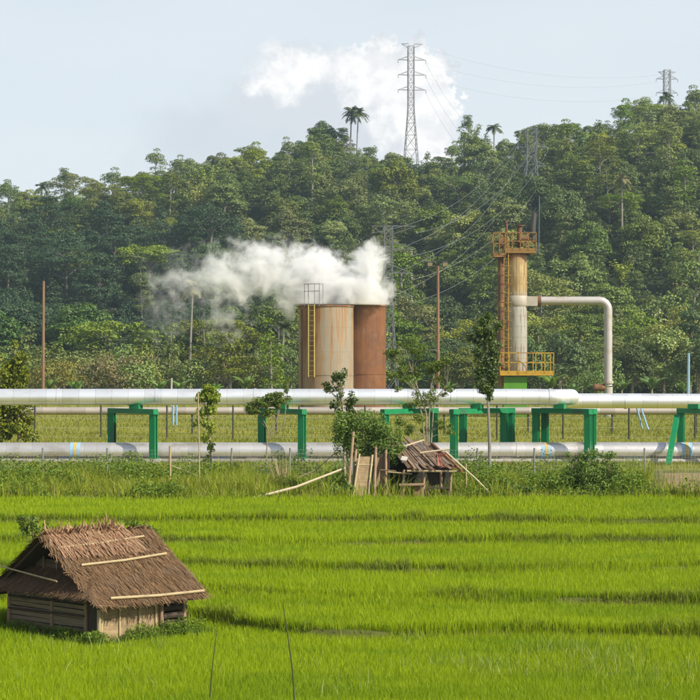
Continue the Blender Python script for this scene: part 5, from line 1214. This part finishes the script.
# tall tangled verge between the rice and the pipes
x, y = scatter(330000, VERGE, 110.0, 80, 0.0); n = len(x); b = fbm(x * 0.35, y * 0.35, 4); px = 350 + F * x / y
bare = (px > 648 + 10 * (b - 0.5)) & (y > 84.5)
keep = (rng.random(n) < np.clip((b - 0.18) * 2.6, 0.12, 1)) & ~(bare & (rng.random(n) < 0.97)); keep = keep & ~((px > 348) & (px < 455) & (y < 86.5) & (rng.random(n) < 0.75)); x, y, b = x[keep], y[keep], b[keep]
H = (0.10 + 0.60 * rng.random(len(x)) ** 1.8) * (0.15 + 1.9 * np.clip(b - 0.2, 0, 1) + 0.7 * (fbm(x * 1.1 + 70, y * 1.1, 2) > 0.62)) * np.where(y > 97, 0.7, 1)
V, Fi, npr = blade_arrays(np.stack([x, y, ground_z(x, y) - 0.03], 1), H, 0.016 + 0.02 * rng.random(len(x)), 0.5)
tag(fastmesh('verge_grass', V, Fi, npr, M['weed']), 'tangled wild grass on the verge between rice and fence', 'grass', kind='stuff')
x, y = scatter(240000, VERGE + 0.3, 100.0, 80, 0.0); n = len(x); b = fbm(x * 0.5 + 40, y * 0.5, 3); px = 350 + F * x / y
keep = (b > 0.46) & ~((px > 645) & (y > 84.5)) & ~((px > 348) & (px < 455) & (y < 87)); x, y, b = x[keep], y[keep], b[keep]
z = ground_z(x, y) + rng.random(len(x)) * (0.10 + 3.6 * (b - 0.45))
tag(leaf_obj('verge_weeds', np.stack([x, y, z], 1), 0.13, 0.08, M['weedleaf'], up=0.7), 'broad-leaved weeds in dark clumps along the verge', 'weeds', kind='stuff')
# weeds round the foot of the hut
n = 5200; a = rng.uniform(-0.5, Lh + 0.5, n); q = np.where(rng.random(n) < 0.6, 0, 1); bb = np.where(q == 0, rng.normal(-0.28, 0.18, n), rng.uniform(-0.3, Wh, n)); a = np.where(q == 1, rng.normal(-0.28, 0.18, n), a)
a = a * HSC; bb = bb * HSC; wx = C0[0] + a * ca - bb * sa; wy = C0[1] + a * sa + bb * ca; keep = ~in_hut(wx, wy, 0.02); wx, wy = wx[keep], wy[keep]; th = fbm(wx * 2.2, wy * 2.2, 3)
gz = ground_z(wx, wy)
p1_ = blade_arrays(np.stack([wx, wy, gz], 1), (0.08 + 0.40 * rng.random(len(wx)) ** 2) * (0.25 + th), np.full(len(wx), 0.014), 0.5)
sel = th > 0.48; cz = gz[sel] + rng.random(sel.sum()) * 0.5 * (th[sel] + 0.1)
p2_ = leaf_arrays(np.stack([wx[sel], wy[sel], cz], 1), 0.075, 0.04)
V, Fi, npr = merge([p1_, p2_]); tag(fastmesh('hut_weeds', V, Fi, npr, M['weedleaf']), 'ragged weeds round the foot of the thatched hut', 'weeds', kind='stuff')
# coarse wild grass with pale heads in the nearest rice
x, y = scatter(44000, 39.0, 47.5, 80, 0.0); n = len(x); b = fbm(x * 0.7 + 80, y * 0.7, 3); keep = (rng.random(n) < np.clip((b - 0.5) * 5, 0, 1) * np.where(x > 1.0, 1.0, 0.35)) & ~in_hut(x, y, 0.9); x, y, b = x[keep], y[keep], b[keep]
p1_ = blade_arrays(np.stack([x, y, ground_z(x, y) - 0.02], 1), (0.18 + 0.32 * rng.random(len(x)) ** 1.5) * (0.5 + b), 0.007 + 0.006 * rng.random(len(x)), 0.45)
V, Fi, npr = p1_; tag(fastmesh('wild_grass', V, Fi, npr, M['wild']), 'coarse wild grass with pale tips in the nearest rice', 'grass', kind='stuff')
# short field grass behind the pipes
x, y = scatter(150000, 110, 330, 60, 0.8); n = len(x); b = fbm(x * 0.12, y * 0.12, 4); keep = rng.random(n) < 0.25 + b; x, y, b = x[keep], y[keep], b[keep]
V, Fi, npr = blade_arrays(np.stack([x, y, ground_z(x, y)], 1), (0.10 + 0.22 * rng.random(len(x))) * (0.5 + b), (0.03 + 0.03 * rng.random(len(x))) * y / 150, 0.6)
tag(fastmesh('field_grass', V, Fi, npr, M['meadow']), 'short olive grass of the open field behind the pipes', 'grass', kind='stuff')

# ------------------------------------------------------------------ steam and haze
def steam():
    x0, x1 = X(135, TD), X(398, TD); z0, z1 = Z(348, TD), Z(224, TD); y0, y1 = TD - 5, TD + 9
    c = np.array(((x0 + x1) / 2, (y0 + y1) / 2, (z0 + z1) / 2)); m = MB()
    # stepped hull: low tail at left, only above the tank tops at right
    xm = X(294, TD); zt = Z(305.0, TD) + 0.08
    m.add(np.array([(x, y, z) for y in (y0, y1) for x, z in ((x0, z0), (xm, z0), (xm, zt), (x1, zt), (x1, z1), (x0, z1))]),
          [(0, 1, 2, 5), (2, 3, 4, 5), (11, 8, 7, 6), (11, 10, 9, 8), (0, 6, 7, 1), (1, 7, 8, 2), (2, 8, 9, 3), (3, 9, 10, 4), (4, 10, 11, 5), (5, 11, 6, 0)])
    t = NT('steam_volume'); g = t.n('ShaderNodeNewGeometry'); pos = g.outputs['Position']
    w1 = t.noise(0.16, 3, vec=pos); 
    vn = t.n('ShaderNodeTexNoise'); vn.inputs['Scale'].default_value = 0.22; vn.inputs['Detail'].default_value = 3; t.l(pos, vn.inputs[0])
    off = t.n('ShaderNodeVectorMath', operation='SUBTRACT'); t.l(vn.outputs[1], off.inputs[0]); off.inputs[1].default_value = (0.5, 0.5, 0.5)
    sc = t.n('ShaderNodeVectorMath', operation='SCALE'); t.l(off.outputs[0], sc.inputs[0]); sc.inputs['Scale'].default_value = 5.0
    ad = t.n('ShaderNodeVectorMath', operation='ADD'); t.l(pos, ad.inputs[0]); t.l(sc.outputs[0], ad.inputs[1]); wp = ad.outputs[0]
    def ell(px, py, rx, ry, ryd, dy=0.0, k=1.0):
        s = t.n('ShaderNodeVectorMath', operation='SUBTRACT'); t.l(wp, s.inputs[0]); s.inputs[1].default_value = (X(px, TD), TD + 2 + dy, Z(py, TD))
        d = t.n('ShaderNodeVectorMath', operation='DIVIDE'); t.l(s.outputs[0], d.inputs[0]); d.inputs[1].default_value = (rx / F * TD, ryd, ry / F * TD)
        l = t.n('ShaderNodeVectorMath', operation='LENGTH'); t.l(d.outputs[0], l.inputs[0])
        return t.math('MULTIPLY', t.math('SUBTRACT', 1.0, l.outputs['Value']), k)
    es = [ell(345, 296, 58, 36, 6.0, k=1.2), ell(366, 268, 24, 32, 4.8, k=0.9), ell(314, 300, 44, 30, 6.5, k=1.2), ell(312, 276, 54, 34, 5.6, k=0.9), ell(264, 266, 52, 36, 5.0, k=0.72), ell(225, 278, 50, 38, 4.8, k=0.72), ell(180, 282, 56, 36, 4.4, k=0.52), ell(160, 300, 34, 50, 3.6, k=0.46), ell(218, 312, 30, 34, 3.4, k=0.34)]
    e = es[0]
    for q in es[1:]: e = t.math('MAXIMUM', e, q)
    nz = t.noise(0.62, 7, vec=wp, rough=0.66)
    d = t.step(t.math('ADD', e, t.math('MULTIPLY', t.math('SUBTRACT', nz, 0.5), 2.2)), 0.12, 0.85)
    sp = t.n('ShaderNodeSeparateXYZ'); t.l(pos, sp.inputs[0])
    grad = t.n('ShaderNodeMapRange', interpolation_type='SMOOTHSTEP'); t.l(sp.outputs[0], grad.inputs[0]); grad.inputs[1].default_value = X(140, TD); grad.inputs[2].default_value = X(330, TD); grad.inputs[3].default_value = 0.20; grad.inputs[4].default_value = 1.5
    den = t.math('MULTIPLY', d, grad.outputs[0])
    pv = t.n('ShaderNodeVolumePrincipled'); pv.inputs['Color'].default_value = (0.97, 0.97, 0.97, 1); pv.inputs['Anisotropy'].default_value = 0.1; t.l(den, pv.inputs['Density'])
    t.l(pv.outputs[0], t.out.inputs['Volume']); t.m.cycles.volume_step_rate = 0.25
    o = m.build('steam_plume', t.m); tag(o, 'white steam drifting left off the tops of the rusty tanks', 'steam', kind='stuff')
steam()
t = NT('haze_volume'); pv = t.n('ShaderNodeVolumePrincipled'); pv.inputs['Color'].default_value = (0.62, 0.82, 1.0, 1); pv.inputs['Density'].default_value = 0.00010
t.l(pv.outputs[0], t.out.inputs['Volume']); t.m.cycles.homogeneous_volume = True
m = MB(); m.box((0, 540, 74), (960, 1140, 154)); o = m.build('haze', t.m); tag(o, 'thin bluish haze in the air before the hill', 'haze', kind='stuff')
